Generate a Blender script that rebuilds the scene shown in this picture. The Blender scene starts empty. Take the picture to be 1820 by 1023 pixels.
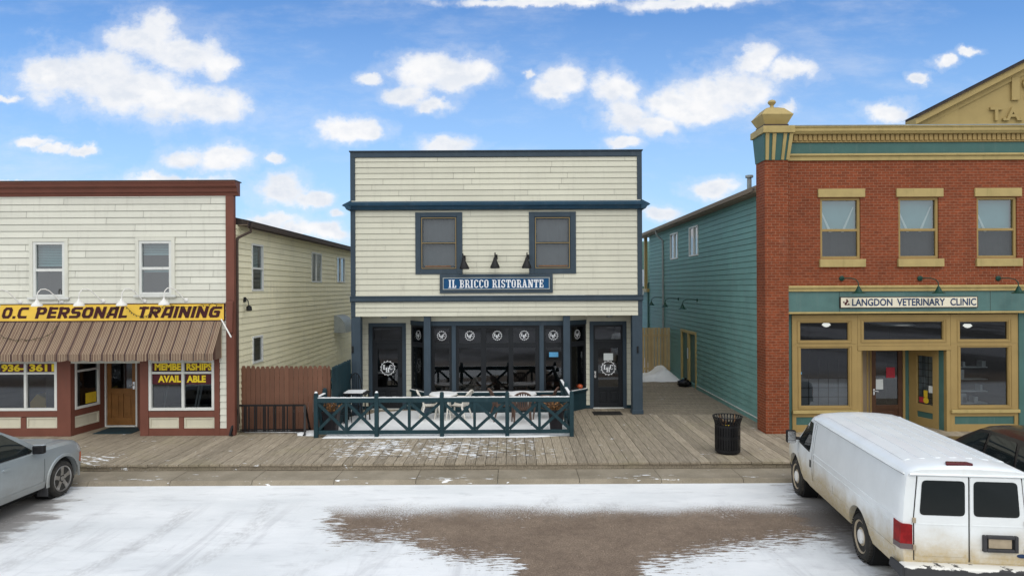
import bpy, bmesh, math, random
from mathutils import Vector, Matrix
from mathutils.bvhtree import BVHTree
random.seed(7)
R = math.radians
scn = bpy.context.scene
COL = scn.collection

# ------------------------------------------------------------------ camera, world, sun, exposure
FPX, H, ROLL = 1213.0, 4.35, 0.005      # focal length in photo pixels, camera height, roll
cam = bpy.data.cameras.new("camera"); cam.sensor_width = 36; cam.lens = 24.0
cam.clip_end = 5000; cam.clip_start = 0.05
camo = bpy.data.objects.new("camera", cam); COL.objects.link(camo)
camo.location = (0, 0, H)
camo.matrix_world = Matrix.Translation((0, 0, H)) @ Matrix.Rotation(R(90), 4, 'X') @ Matrix.Rotation(-ROLL, 4, 'Z')
scn.camera = camo
scn.view_settings.view_transform = 'Standard'; scn.view_settings.look = 'None'
scn.view_settings.gamma = 1; scn.view_settings.exposure = 0.0
SUN_EL, SUN_AZ = 50, 170                 # degrees; azimuth clockwise from +Y (behind the camera)
sun = bpy.data.lights.new("sun", 'SUN'); sun.energy = 0.9; sun.angle = R(40); sun.color = (1, .95, .88)
suno = bpy.data.objects.new("sun", sun); COL.objects.link(suno)
sd = Vector((math.sin(R(SUN_AZ))*math.cos(R(SUN_EL)), math.cos(R(SUN_AZ))*math.cos(R(SUN_EL)), math.sin(R(SUN_EL))))
suno.rotation_euler = sd.to_track_quat('Z', 'Y').to_euler()
SKY_STRENGTH = 0.15

CLOUDS = [(150,128,120,48),(85,118,55,38),(235,155,110,50),(330,178,120,40),(405,188,62,30),(270,60,50,48),(240,68,58,28),
 (325,92,72,38),(390,110,38,24),(775,128,80,36),(830,135,50,28),(725,165,45,27),(765,186,38,14),(660,137,26,12),(1000,140,46,28),
 (975,160,36,20),(935,133,13,10),(1095,155,46,32),(1110,205,50,34),(1170,222,60,22),(1200,185,60,30),(1290,165,95,45),
 (1340,110,42,30),(1405,132,58,19),(1250,195,85,30),(620,232,54,26),(655,240,30,16),(790,260,58,18),(1098,258,36,12),
 (60,248,38,11),(100,262,34,9),(145,265,22,9),(340,276,52,24),(400,280,62,24),(485,285,22,11),(300,318,100,16),(495,335,52,30),
 (560,352,46,15),(480,388,58,16),(530,404,58,14),(602,376,20,9),(592,412,42,18),(1590,205,46,22),(1675,107,24,11),(1630,138,18,13),
 (1722,92,20,7),(1265,336,46,18),(1170,384,40,14),(960,-2,190,9),(1230,4,120,12),(1395,196,24,12),(15,318,40,6),(20,165,30,9)]

def build_world():
    w = bpy.data.worlds.new("World"); scn.world = w; w.use_nodes = True
    nt = w.node_tree; nt.nodes.clear(); N = nt.nodes.new; L = nt.links.new
    def sock(n, i, v):
        if hasattr(v, 'is_output'): L(v, n.inputs[i])
        elif v is not None: n.inputs[i].default_value = v
    def M(op, a, b=None, c=None, clamp=False):
        n = N('ShaderNodeMath'); n.operation = op; n.use_clamp = clamp
        sock(n, 0, a); sock(n, 1, b)
        if c is not None: sock(n, 2, c)
        return n.outputs[0]
    def V(op, a, b=None):
        n = N('ShaderNodeVectorMath'); n.operation = op; sock(n, 0, a)
        if b is not None: sock(n, 1, b)
        return n.outputs['Value'] if op == 'LENGTH' else n.outputs[0]
    def ramp(x, a, b, smooth=True):
        n = N('ShaderNodeMapRange'); n.interpolation_type = 'SMOOTHSTEP' if smooth else 'LINEAR'
        sock(n, 0, x); n.inputs[1].default_value = a; n.inputs[2].default_value = b
        return n.outputs[0]
    def mix(f, a, b):
        n = N('ShaderNodeMix'); n.data_type = 'RGBA'; sock(n, 0, f); sock(n, 6, a); sock(n, 7, b); return n.outputs[2]
    sky = N('ShaderNodeTexSky'); sky.sky_type = 'NISHITA'; sky.sun_disc = False
    sky.sun_elevation = R(SUN_EL); sky.sun_rotation = R(SUN_AZ); sky.air_density = 1.0; sky.dust_density = 0.6; sky.ozone_density = 1.6
    geo = N('ShaderNodeTexCoord'); sep = N('ShaderNodeSeparateXYZ'); L(geo.outputs['Generated'], sep.inputs[0])
    x, y, z = sep.outputs
    ys = M('MAXIMUM', y, 0.08)
    u = M('DIVIDE', x, ys); v = M('DIVIDE', z, ys)
    cmb = N('ShaderNodeCombineXYZ'); L(u, cmb.inputs[0]); L(v, cmb.inputs[1]); P = cmb.outputs[0]
    def noise(vec, sc, det, rough=.55):
        n = N('ShaderNodeTexNoise'); n.inputs['Scale'].default_value = sc; n.inputs['Detail'].default_value = det
        n.inputs['Roughness'].default_value = rough; L(vec, n.inputs['Vector']); return n
    nw = noise(P, 7, 6, .6)
    warp = V('MULTIPLY', V('SUBTRACT', nw.outputs['Color'], (.5, .5, .5)), (.075, .05, 0))
    nw2 = noise(P, 34, 6, .6)
    PW = V('ADD', V('ADD', P, warp), V('MULTIPLY', V('SUBTRACT', nw2.outputs['Color'], (.5, .5, .5)), (.030, .022, 0)))
    field = None
    for (px, py, rx, ry) in CLOUDS:
        c = ((px-910)/FPX, (511.5-py)/FPX, 0)
        d = V('LENGTH', V('MULTIPLY', V('SUBTRACT', PW, c), (FPX/rx, FPX/ry, 0)))
        if field is None: field = d
        else:
            n = N('ShaderNodeMath'); n.operation = 'SMOOTH_MIN'; L(field, n.inputs[0]); L(d, n.inputs[1]); n.inputs[2].default_value = .35
            field = n.outputs[0]
    st = V('MULTIPLY', P, (1, 1.35, 1))
    n1 = noise(st, 18, 9, .62)
    n2 = noise(V('ADD', st, (.004, .012, 0)), 18, 6, .55)
    dens = ramp(M('ADD', field, M('MULTIPLY', M('SUBTRACT', n1.outputs[0], .5), 1.75)), 1.28, .48)
    front = ramp(y, .1, .25)
    dens = M('MAXIMUM', dens, M('MULTIPLY', ramp(M('ADD', field, M('MULTIPLY', M('SUBTRACT', n1.outputs[0], .5), 2.6)), 1.7, .9), .24))
    dens = M('MULTIPLY', dens, front)
    # thin veil low in the sky; unseen bright overcast elsewhere, shaped to light the walls
    nv = noise(V('MULTIPLY', P, (1, 3.0, 1)), 3.2, 8, .65)
    veil = M('MULTIPLY', M('MULTIPLY', ramp(nv.outputs[0], .46, .75), .30), front)
    ng = noise(V('MULTIPLY', geo.outputs['Generated'], (1, 1, 2.2)), 2.6, 8, .6)
    back = M('MULTIPLY', M('MULTIPLY', ramp(ng.outputs[0], .22, .45), M('SUBTRACT', 1, front)), .97)
    a = M('MAXIMUM', M('MAXIMUM', dens, veil), back)
    emb = ramp(M('SUBTRACT', n1.outputs[0], n2.outputs[0]), -.14, .10)
    n3 = noise(P, 8, 4, .5); n4 = noise(V('ADD', P, (.006, .026, 0)), 8, 4, .5)
    emb = M('ADD', M('MULTIPLY', emb, .5), M('MULTIPLY', ramp(M('SUBTRACT', n3.outputs[0], n4.outputs[0]), -.05, .09), .5))
    core = ramp(field, 1.0, .25)
    shade = M('SUBTRACT', 1, M('MULTIPLY', M('MULTIPLY', M('SUBTRACT', 1, emb), .62), M('ADD', .55, M('MULTIPLY', core, .45))), clamp=True)
    K = 1/SKY_STRENGTH
    ccol = mix(M('SUBTRACT', 1, front), mix(shade, (.62*K, .70*K, .83*K, 1), (.98*K, .98*K, .99*K, 1)), (1.42*K, 1.45*K, 1.46*K, 1))
    tint = N('ShaderNodeMix'); tint.data_type = 'RGBA'; tint.blend_type = 'MULTIPLY'; tint.inputs[0].default_value = 1
    L(sky.outputs[0], tint.inputs[6]); tint.inputs[7].default_value = SKY_TINT
    haze = mix(M('MULTIPLY', ramp(v, .40, -.02, False), HAZE), tint.outputs[2], (.50*K, .68*K, .90*K, 1))
    col = mix(a, haze, ccol)
    bg = N('ShaderNodeBackground'); L(col, bg.inputs[0]); bg.inputs[1].default_value = SKY_STRENGTH
    out = N('ShaderNodeOutputWorld'); L(bg.outputs[0], out.inputs[0])
SKY_TINT = (.66, .93, 1.20, 1); HAZE = .80
build_world()

# ------------------------------------------------------------------ measuring: photo pixel at a known depth -> metres
def mx(px, d, py=511.5): return (px - ROLL*(py-511.5) - 910)*d/FPX
def mz(py, d, px=910): return H - (py + ROLL*(px-910) - 511.5)*d/FPX

# ------------------------------------------------------------------ materials
def nodes_of(m):
    m.use_nodes = True; nt = m.node_tree; nt.nodes.clear(); return nt
class G:
    """tiny node-graph helper"""
    def __init__(s, name):
        s.m = bpy.data.materials.new(name); s.nt = nodes_of(s.m)
        s.tc = s.N('ShaderNodeTexCoord')
        s.out = s.N('ShaderNodeOutputMaterial'); s.P = s.N('ShaderNodeBsdfPrincipled')
        s.L(s.P.outputs[0], s.out.inputs[0]); s.obj = s.tc.outputs['Object']
    def N(s, t): return s.nt.nodes.new(t)
    def L(s, a, b): s.nt.links.new(a, b)
    def S(s, n, i, v):
        if hasattr(v, 'is_output'): s.L(v, n.inputs[i])
        elif v is not None: n.inputs[i].default_value = v
    def math(s, op, a, b=None, c=None, clamp=False):
        n = s.N('ShaderNodeMath'); n.operation = op; n.use_clamp = clamp
        s.S(n, 0, a); s.S(n, 1, b); s.S(n, 2, c); return n.outputs[0]
    def noise(s, scale, detail=5, rough=.55, vec=None, stretch=None, dist=0):
        vec = vec or s.obj
        if stretch:
            mp = s.N('ShaderNodeMapping'); mp.inputs['Scale'].default_value = stretch; s.L(vec, mp.inputs[0]); vec = mp.outputs[0]
        n = s.N('ShaderNodeTexNoise'); n.inputs['Scale'].default_value = scale; n.inputs['Detail'].default_value = detail
        n.inputs['Roughness'].default_value = rough; n.inputs['Distortion'].default_value = dist; s.L(vec, n.inputs['Vector']); return n.outputs[0]
    def ramp(s, x, a, b, lo=0., hi=1., smooth=True):
        n = s.N('ShaderNodeMapRange'); n.interpolation_type = 'SMOOTHSTEP' if smooth else 'LINEAR'
        s.S(n, 0, x); n.inputs[1].default_value = a; n.inputs[2].default_value = b; n.inputs[3].default_value = lo; n.inputs[4].default_value = hi
        return n.outputs[0]
    def mix(s, f, a, b, blend='MIX'):
        n = s.N('ShaderNodeMix'); n.data_type = 'RGBA'; n.blend_type = blend
        s.S(n, 0, f); s.S(n, 6, rgba(a)); s.S(n, 7, rgba(b)); return n.outputs[2]
    def grey(s, f):
        n = s.N('ShaderNodeCombineColor'); [s.L(f, n.inputs[i]) for i in range(3)]; return n.outputs[0]
    def sep(s, vec):
        n = s.N('ShaderNodeSeparateXYZ'); s.L(vec, n.inputs[0]); return n.outputs
    def bump(s, h, strength=.3, dist=.01):
        n = s.N('ShaderNodeBump'); n.inputs['Strength'].default_value = strength; n.inputs['Distance'].default_value = dist
        s.L(h, n.inputs['Height']); s.L(n.outputs[0], s.P.inputs['Normal'])
    def tint(s):
        n = s.N('ShaderNodeAttribute'); n.attribute_name = 'tint'; return n.outputs['Fac']
    def set(s, col=None, rough=None, spec=None, metal=None, coat=None):
        if col is not None: s.S(s.P, 'Base Color', rgba(col))
        if rough is not None: s.S(s.P, 'Roughness', rough)
        if spec is not None: s.S(s.P, 'Specular IOR Level', spec)
        if metal is not None: s.S(s.P, 'Metallic', metal)
        if coat is not None: s.P.inputs['Coat Weight'].default_value = coat; s.P.inputs['Coat Roughness'].default_value = .06
        return s.m
def rgba(c):
    if isinstance(c, (tuple, list)) and len(c) == 3: return (*c, 1)
    return c
def paint(name, col, rough=.55, var=.12, scale=2.5, bump=.12, tint=False, streak=.12, spec=.2, metal=0, grime=(.22,.20,.17), coat=None):
    g = G(name)
    n = g.noise(scale, 6, .6)
    f = g.ramp(n, .25, .75, 1-var, 1+var, False)
    if tint: f = g.math('MULTIPLY', f, g.tint())
    c = g.mix(1, rgba(col), g.grey(f), 'MULTIPLY')
    if streak:
        st = g.noise(1.0, 7, .65, stretch=(7, 7, .8))
        c = g.mix(g.ramp(st, .5, .8, 0, streak*2.2), c, rgba(grime))
    fine = g.noise(60, 3)
    if bump: g.bump(fine, bump, .004)
    return g.set(c, g.ramp(n, .3, .7, rough-.08, rough+.08, False), spec, metal, coat)

M_ = {}
M_['cream_siding'] = paint('cream siding paint', (.575,.565,.465), .6, .05, 1.2, .1, True, .10)
M_['white_siding'] = paint('off white siding paint', (.615,.61,.53), .6, .05, 1.2, .1, True, .12)
M_['yellow_siding'] = paint('pale yellow siding paint', (.78,.725,.515), .6, .06, 1.0, .1, True, .10)
M_['teal_siding'] = paint('weathered teal siding paint', (.140,.275,.255), .6, .14, 1.6, .1, True, .16, grime=(.25,.30,.28))
M_['navy_trim'] = paint('slate blue trim paint', (.040,.060,.080), .5, .14, 2, .1, False, .10, grime=(.12,.14,.16))
M_['navy_cornice'] = paint('deep blue cornice paint', (.018,.054,.092), .45, .18, 2, .1, False, .14, grime=(.12,.14,.16))
M_['teal_dark'] = paint('dark teal stain', (.014,.038,.048), .6, .2, 3, .2, True, .12, grime=(.08,.11,.12))
M_['charcoal'] = paint('charcoal window paint', (.014,.016,.019), .45, .2, 3, .05, False, .05, grime=(.06,.06,.06))
M_['brown_trim'] = paint('red brown trim paint', (.155,.058,.040), .55, .14, 2, .1, False, .10, grime=(.10,.06,.05))
M_['brown_fence'] = paint('red brown fence stain', (.145,.070,.045), .75, .14, 2.5, .25, True, .14, grime=(.10,.06,.05))
M_['beige_panel'] = paint('beige panel paint', (.56,.53,.42), .6, .06, 2, .05, False, .1)
M_['vinyl'] = paint('white vinyl frame', (.62,.63,.60), .45, .06, 3, 0, False, .10)
M_['gold_trim'] = paint('mustard trim paint', (.315,.22,.085), .55, .10, 2, .1, False, .10, grime=(.16,.12,.06))
M_['gold_light'] = paint('pale mustard cornice paint', (.39,.30,.125), .55, .14, 2.5, .1, False, .2, grime=(.20,.17,.06))
M_['teal_lit'] = paint('lit grey teal paint', (.082,.160,.150), .5, .14, 2, .08, False, .2, grime=(.16,.20,.18))  # same teal paint as the frieze, coloured lighter where more light falls
M_['stucco'] = paint('ochre stucco', (.37,.28,.12), .85, .08, 2, .4, False, .10, grime=(.25,.18,.08))
M_['teal_shaded'] = paint('teal fascia paint', (.054,.125,.112), .5, .12, 2, .08, False, .16, grime=(.16,.20,.18))  # teal with the shade under the cornice put into its colour; reused on panels
M_['tan_fence'] = paint('tan fence boards', (.42,.31,.16), .75, .15, 2.5, .25, True, .18, grime=(.16,.10,.05))
M_['black_metal'] = paint('black metal', (.009,.009,.010), .45, .2, 6, .05, False, .05, spec=.25, grime=(.06,.055,.05))
M_['white_metal'] = paint('white enamel', (.70,.69,.66), .35, .05, 5, 0, False, .08)
M_['green_metal'] = paint('dark green enamel', (.008,.042,.030), .35, .15, 5, 0, False, 0)
M_['galv'] = paint('grey galvanised steel', (.30,.33,.33), .5, .15, 5, .05, False, .15, metal=.1)
M_['roof_dark'] = paint('dark roof shingle', (.045,.036,.032), .9, .25, 6, .4, False, .1)
M_['fascia'] = paint('dark brown fascia', (.06,.042,.034), .6, .15, 3, .05, False, .1, grime=(.1,.08,.07))
M_['fascia_tan'] = paint('weathered tan fascia', (.20,.155,.11), .65, .15, 3, .05, False, .15)
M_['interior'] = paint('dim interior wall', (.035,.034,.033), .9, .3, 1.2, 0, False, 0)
M_['curtain'] = paint('grey curtain', (.14,.15,.16), .9, .10, 4, .2, False, 0)
M_['blind'] = paint('window blind slats', (.30,.36,.36), .6, .05, 4, 0, False, 0)
M_['blind_teal'] = paint('pale blue green blind', (.20,.34,.35), .7, .08, 3, 0, False, 0)
M_['wood_door'] = paint('varnished oak door', (.215,.098,.030), .4, .25, 3, .08, False, .15, grime=(.10,.04,.012))
M_['wood_door_dark'] = paint('dark stained wood door', (.075,.036,.020), .45, .25, 4, .08, False, .1, grime=(.03,.015,.01))
M_['sign_yellow'] = paint('yellow sign panel', (.80,.52,.075), .4, .06, 2, 0, False, .06, grime=(.35,.22,.06))
M_['maroon'] = paint('dark maroon lettering', (.050,.012,.014), .5, .05, 2, 0, False, 0)
M_['maroon_band'] = paint('maroon vinyl band', (.075,.014,.020), .5, .05, 2, 0, False, 0)
M_['yellow_vinyl'] = paint('yellow vinyl lettering', (.80,.60,.03), .5, .05, 2, 0, False, 0)
M_['sign_blue'] = paint('blue sign panel', (.006,.065,.165), .4, .1, 2, 0, False, .06, grime=(.03,.10,.18))
M_['white_letter'] = paint('white lettering', (.78,.80,.82), .5, .03, 2, 0, False, 0)
M_['cream_sign'] = paint('cream sign panel', (.72,.67,.53), .5, .04, 2, 0, False, .08)
M_['navy_letter'] = paint('navy lettering', (.022,.045,.105), .5, .03, 2, 0, False, 0)
M_['paper'] = paint('paper notice', (.62,.66,.66), .8, .05, 6, 0, False, 0)
M_['blue_paper'] = paint('blue sticker', (.10,.32,.55), .6, .15, 20, 0, False, 0)
M_['red_paper'] = paint('red sticker', (.35,.03,.045), .6, .15, 20, 0, False, 0)
M_['yellow_paper'] = paint('yellow sticker', (.60,.42,.03), .6, .15, 20, 0, False, 0)
M_['chrome'] = paint('brushed steel', (.55,.55,.55), .25, .08, 10, 0, False, 0, metal=1)
M_['white_plastic'] = paint('white resin', (.66,.63,.57), .45, .05, 4, 0, False, .10)
M_['brown_plastic'] = paint('brown resin wicker', (.10,.062,.048), .6, .15, 8, .15, False, .05)
M_['pot'] = paint('dark planter', (.022,.020,.024), .6, .2, 4, .1, False, .1)
M_['soil'] = paint('soil', (.05,.035,.025), .95, .3, 15, .5, False, 0)
M_['dry_plant'] = paint('dry flower stems', (.24,.125,.055), .9, .4, 20, 0, True, 0)
M_['rubber'] = paint('tyre rubber', (.034,.032,.029), .85, .25, 8, .2, False, .5, grime=(.14,.12,.10))
M_['rubber_mat'] = paint('rubber mat', (.018,.017,.016), .9, .25, 20, .4, False, .1)
M_['steel_wheel'] = paint('dusty steel wheel', (.40,.33,.235), .55, .2, 6, .05, False, .2, metal=.2)
M_['alloy'] = paint('alloy wheel', (.40,.39,.38), .35, .12, 6, 0, False, .2, metal=.8)
M_['well'] = paint('wheel well liner', (.010,.010,.010), .95, .2, 6, 0, False, 0)
M_['bag'] = paint('black plastic bag', (.008,.008,.009), .35, .2, 10, .3, False, 0)
M_['seam'] = paint('panel gap', (.02,.02,.02), .9, 0, 1, 0, False, 0)
M_['rail_gap'] = paint('dusty gutter', (.20,.20,.20), .8, .2, 5, 0, False, 0)
M_['bumper'] = paint('grey worn bumper', (.045,.045,.048), .6, .2, 5, .1, False, .15)
M_['wire'] = paint('black cable', (.02,.018,.012), .6, .1, 5, 0, False, 0)
M_['bulb'] = paint('small coloured bulb', (.10,.09,.04), .3, .3, 9, 0, False, 0)

def glass(name, tint=(.62,.66,.68), rough=.01, f0=.06):
    m = bpy.data.materials.new(name); nt = nodes_of(m); N = nt.nodes.new; L = nt.links.new
    t = N('ShaderNodeBsdfTransparent'); t.inputs[0].default_value = (*tint, 1)
    g = N('ShaderNodeBsdfGlossy'); g.inputs['Roughness'].default_value = rough; g.inputs[0].default_value = (.95,.97,1,1)
    f = N('ShaderNodeLayerWeight'); f.inputs[0].default_value = .5
    pw = N('ShaderNodeMath'); pw.operation = 'POWER'; pw.inputs[1].default_value = 4.5; L(f.outputs['Facing'], pw.inputs[0])
    tc = N('ShaderNodeTexCoord'); n = N('ShaderNodeTexNoise'); n.inputs['Scale'].default_value = 1.3; n.inputs['Detail'].default_value = 2
    b = N('ShaderNodeBump'); b.inputs['Strength'].default_value = .012; b.inputs['Distance'].default_value = .02
    L(tc.outputs['Object'], n.inputs['Vector']); L(n.outputs[0], b.inputs['Height']); L(b.outputs[0], g.inputs['Normal'])
    mu = N('ShaderNodeMath'); mu.operation = 'MULTIPLY_ADD'; mu.inputs[1].default_value = 1-f0; mu.inputs[2].default_value = f0; L(pw.outputs[0], mu.inputs[0])
    mx_ = N('ShaderNodeMixShader'); L(mu.outputs[0], mx_.inputs[0]); L(t.outputs[0], mx_.inputs[1]); L(g.outputs[0], mx_.inputs[2])
    o = N('ShaderNodeOutputMaterial'); L(mx_.outputs[0], o.inputs[0]); return m
M_['glass'] = glass('window glass')
M_['glass_dark'] = glass('tinted shop glass', (.50,.53,.55), .01, .085)
M_['glass_teal'] = glass('bluish upstairs glass', (.55,.68,.71), .01, .13)
M_['glass_screen'] = glass('glass behind insect screen', (.45,.47,.48), .05, .06)
g = G('lit lamp glass'); g.P.inputs['Emission Color'].default_value = (1,.97,.88,1); g.P.inputs['Emission Strength'].default_value = 1.6; M_['lamp_lit'] = g.set((.7,.7,.65), .5)
g = G('car glass'); M_['car_glass'] = g.set((.012,.016,.017), .04, .6)
g = G('red lens'); M_['lens'] = g.set(g.mix(g.ramp(g.noise(9, 2), .4, .6), (.20,.006,.008), (.29,.010,.012)), .3, .4)
g = G('dark red lens'); M_['lens_dark'] = g.set((.09,.008,.012), .2, .5)
g = G('grey lens'); M_['lens_grey'] = g.set((.13,.10,.10), .25, .4)
g = G('clear lens'); M_['lens_clear'] = g.set((.35,.36,.37), .15, .6)
g = G('amber lens'); M_['lens_amber'] = g.set((.45,.09,.03), .2, .5)

def brick():
    g = G('red brick'); n = g.N('ShaderNodeTexBrick')
    s = g.sep(g.obj)
    cm = g.N('ShaderNodeCombineXYZ'); g.L(g.math('ADD', s[0], s[1]), cm.inputs[0]); g.L(s[2], cm.inputs[1])
    g.L(cm.outputs[0], n.inputs['Vector'])
    n.inputs['Color1'].default_value = (.215,.050,.018,1); n.inputs['Color2'].default_value = (.150,.036,.014,1)
    n.inputs['Mortar'].default_value = (.25,.125,.075,1)
    n.inputs['Scale'].default_value = 1; n.inputs['Brick Width'].default_value = .225; n.inputs['Row Height'].default_value = .0762
    n.inputs['Mortar Size'].default_value = .0068; n.inputs['Mortar Smooth'].default_value = .2; n.inputs['Bias'].default_value = -.15
    v = g.noise(.9, 6, .6); v2 = g.noise(14, 4)
    c = g.mix(1, n.outputs['Color'], g.grey(g.ramp(v, .3, .7, .82, 1.16, False)), 'MULTIPLY')
    c = g.mix(1, c, g.grey(g.ramp(v2, .3, .7, .8, 1.2, False)), 'MULTIPLY')
    c = g.mix(g.ramp(g.noise(1.1, 6, .7, stretch=(2,2,.7)), .58, .8, 0, .25), c, (.30,.20,.15))
    g.bump(g.math('SUBTRACT', v2, n.outputs['Fac']), .5, .008)
    M_['brick'] = g.set(c, .85, .25)
brick()

def awning_mat():
    g = G('striped awning canvas'); s = g.sep(g.obj); x = s[0]
    def band(period, off, w):
        f = g.math('FRACT', g.math('ADD', g.math('DIVIDE', x, period), off))
        return g.math('LESS_THAN', f, w)
    c = g.mix(g.noise(3, 5), (.145,.095,.068), (.185,.125,.09))
    c = g.mix(band(.044, 0, .26), c, (.40,.315,.215))
    c = g.mix(band(.078, .4, .16), c, (.10,.055,.042))
    c = g.mix(band(.31, .1, .12), c, (.060,.038,.036))
    c = g.mix(g.ramp(g.noise(2.0, 6, .6), .55, .8, 0, .3), c, (.24,.20,.17))
    g.bump(g.noise(40, 3), .2, .003)
    M_['awning'] = g.set(c, .85, .2)
awning_mat()

def snow_f(g, n): return g.mix(n, (.70,.72,.735), (.82,.83,.84))
def snow_mat():
    g = G('fresh snow'); n = g.noise(5, 7, .6)
    g.bump(g.noise(22, 6, .65), .5, .02)
    M_['snow'] = g.set(snow_f(g, n), .65, .3)
snow_mat()

def deck_mat():
    g = G('weathered deck boards'); s = g.sep(g.obj)
    gr = g.noise(6, 6, .65, stretch=(6, .35, 6)); v = g.noise(.9, 5, .6)
    c = g.mix(g.ramp(gr, .3, .72), (.195,.163,.119), (.37,.315,.24))
    c = g.mix(g.ramp(v, .5, .75, 0, .5), c, (.29,.255,.165))
    c = g.mix(1, c, g.grey(g.tint()), 'MULTIPLY')
    # damp dark spots and wind-blown snow flecks in front of the patio and near the silver car
    spot = g.noise(2.2, 3, .5, stretch=(1.4, 2.6, 1))
    def window(v_, a, b, c_, d):
        return g.math('MULTIPLY', g.ramp(v_, a, b), g.ramp(v_, d, c_))
    reg = g.math('MULTIPLY', window(s[0], -5.6, -3.8, 0.2, 1.5), window(s[1], 16.1, 16.9, 18.2, 18.9))
    regl = g.math('MULTIPLY', g.ramp(s[0], -8.6, -10.2), g.ramp(s[1], 17.9, 16.9))
    c = g.mix(g.math('MULTIPLY', g.ramp(spot, .60, .66), g.math('MULTIPLY', reg, .8)), c, (.04,.033,.028))
    fl = g.noise(7.5, 5, .6, stretch=(.62, 1.5, 1)); fl2 = g.noise(1.1, 3, .5)
    thr = g.math('ADD', g.math('MULTIPLY', g.math('MAXIMUM', reg, g.math('MULTIPLY', regl, .9)), .155), g.ramp(fl2, .4, .7, -.02, .075))
    m = g.ramp(g.math('ADD', fl, thr), .715, .74)
    c = g.mix(g.math('MULTIPLY', m, .95), c, (.78,.80,.82))
    g.bump(g.math('ADD', gr, g.math('MULTIPLY', m, 1.5)), .35, .008)
    M_['deck'] = g.set(c, .8, .25)
deck_mat()

def concrete_mat():
    g = G('stained concrete'); s = g.sep(g.obj); n = g.noise(1.3, 8, .65); f = g.noise(45, 4)
    c = g.mix(g.ramp(n, .3, .7), (.205,.176,.13), (.285,.247,.188))
    c = g.mix(1, c, g.grey(g.ramp(f, .3, .7, .88, 1.12, False)), 'MULTIPLY')
    c = g.mix(1, c, g.grey(g.tint()), 'MULTIPLY')
    near = g.ramp(s[1], 15.75, 15.2)
    fl = g.noise(6.5, 5, .6, stretch=(.45, 2.2, 1)); fl2 = g.noise(.8, 3)
    m = g.ramp(g.math('ADD', g.math('ADD', fl, g.math('MULTIPLY', near, .085)), g.ramp(fl2, .35, .7, -.05, .06)), .72, .75)
    c = g.mix(g.math('MULTIPLY', m, .95), c, (.80,.82,.84))
    g.bump(g.math('ADD', f, m), .3, .006)
    M_['concrete'] = g.set(c, .85, .25)
concrete_mat()

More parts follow.
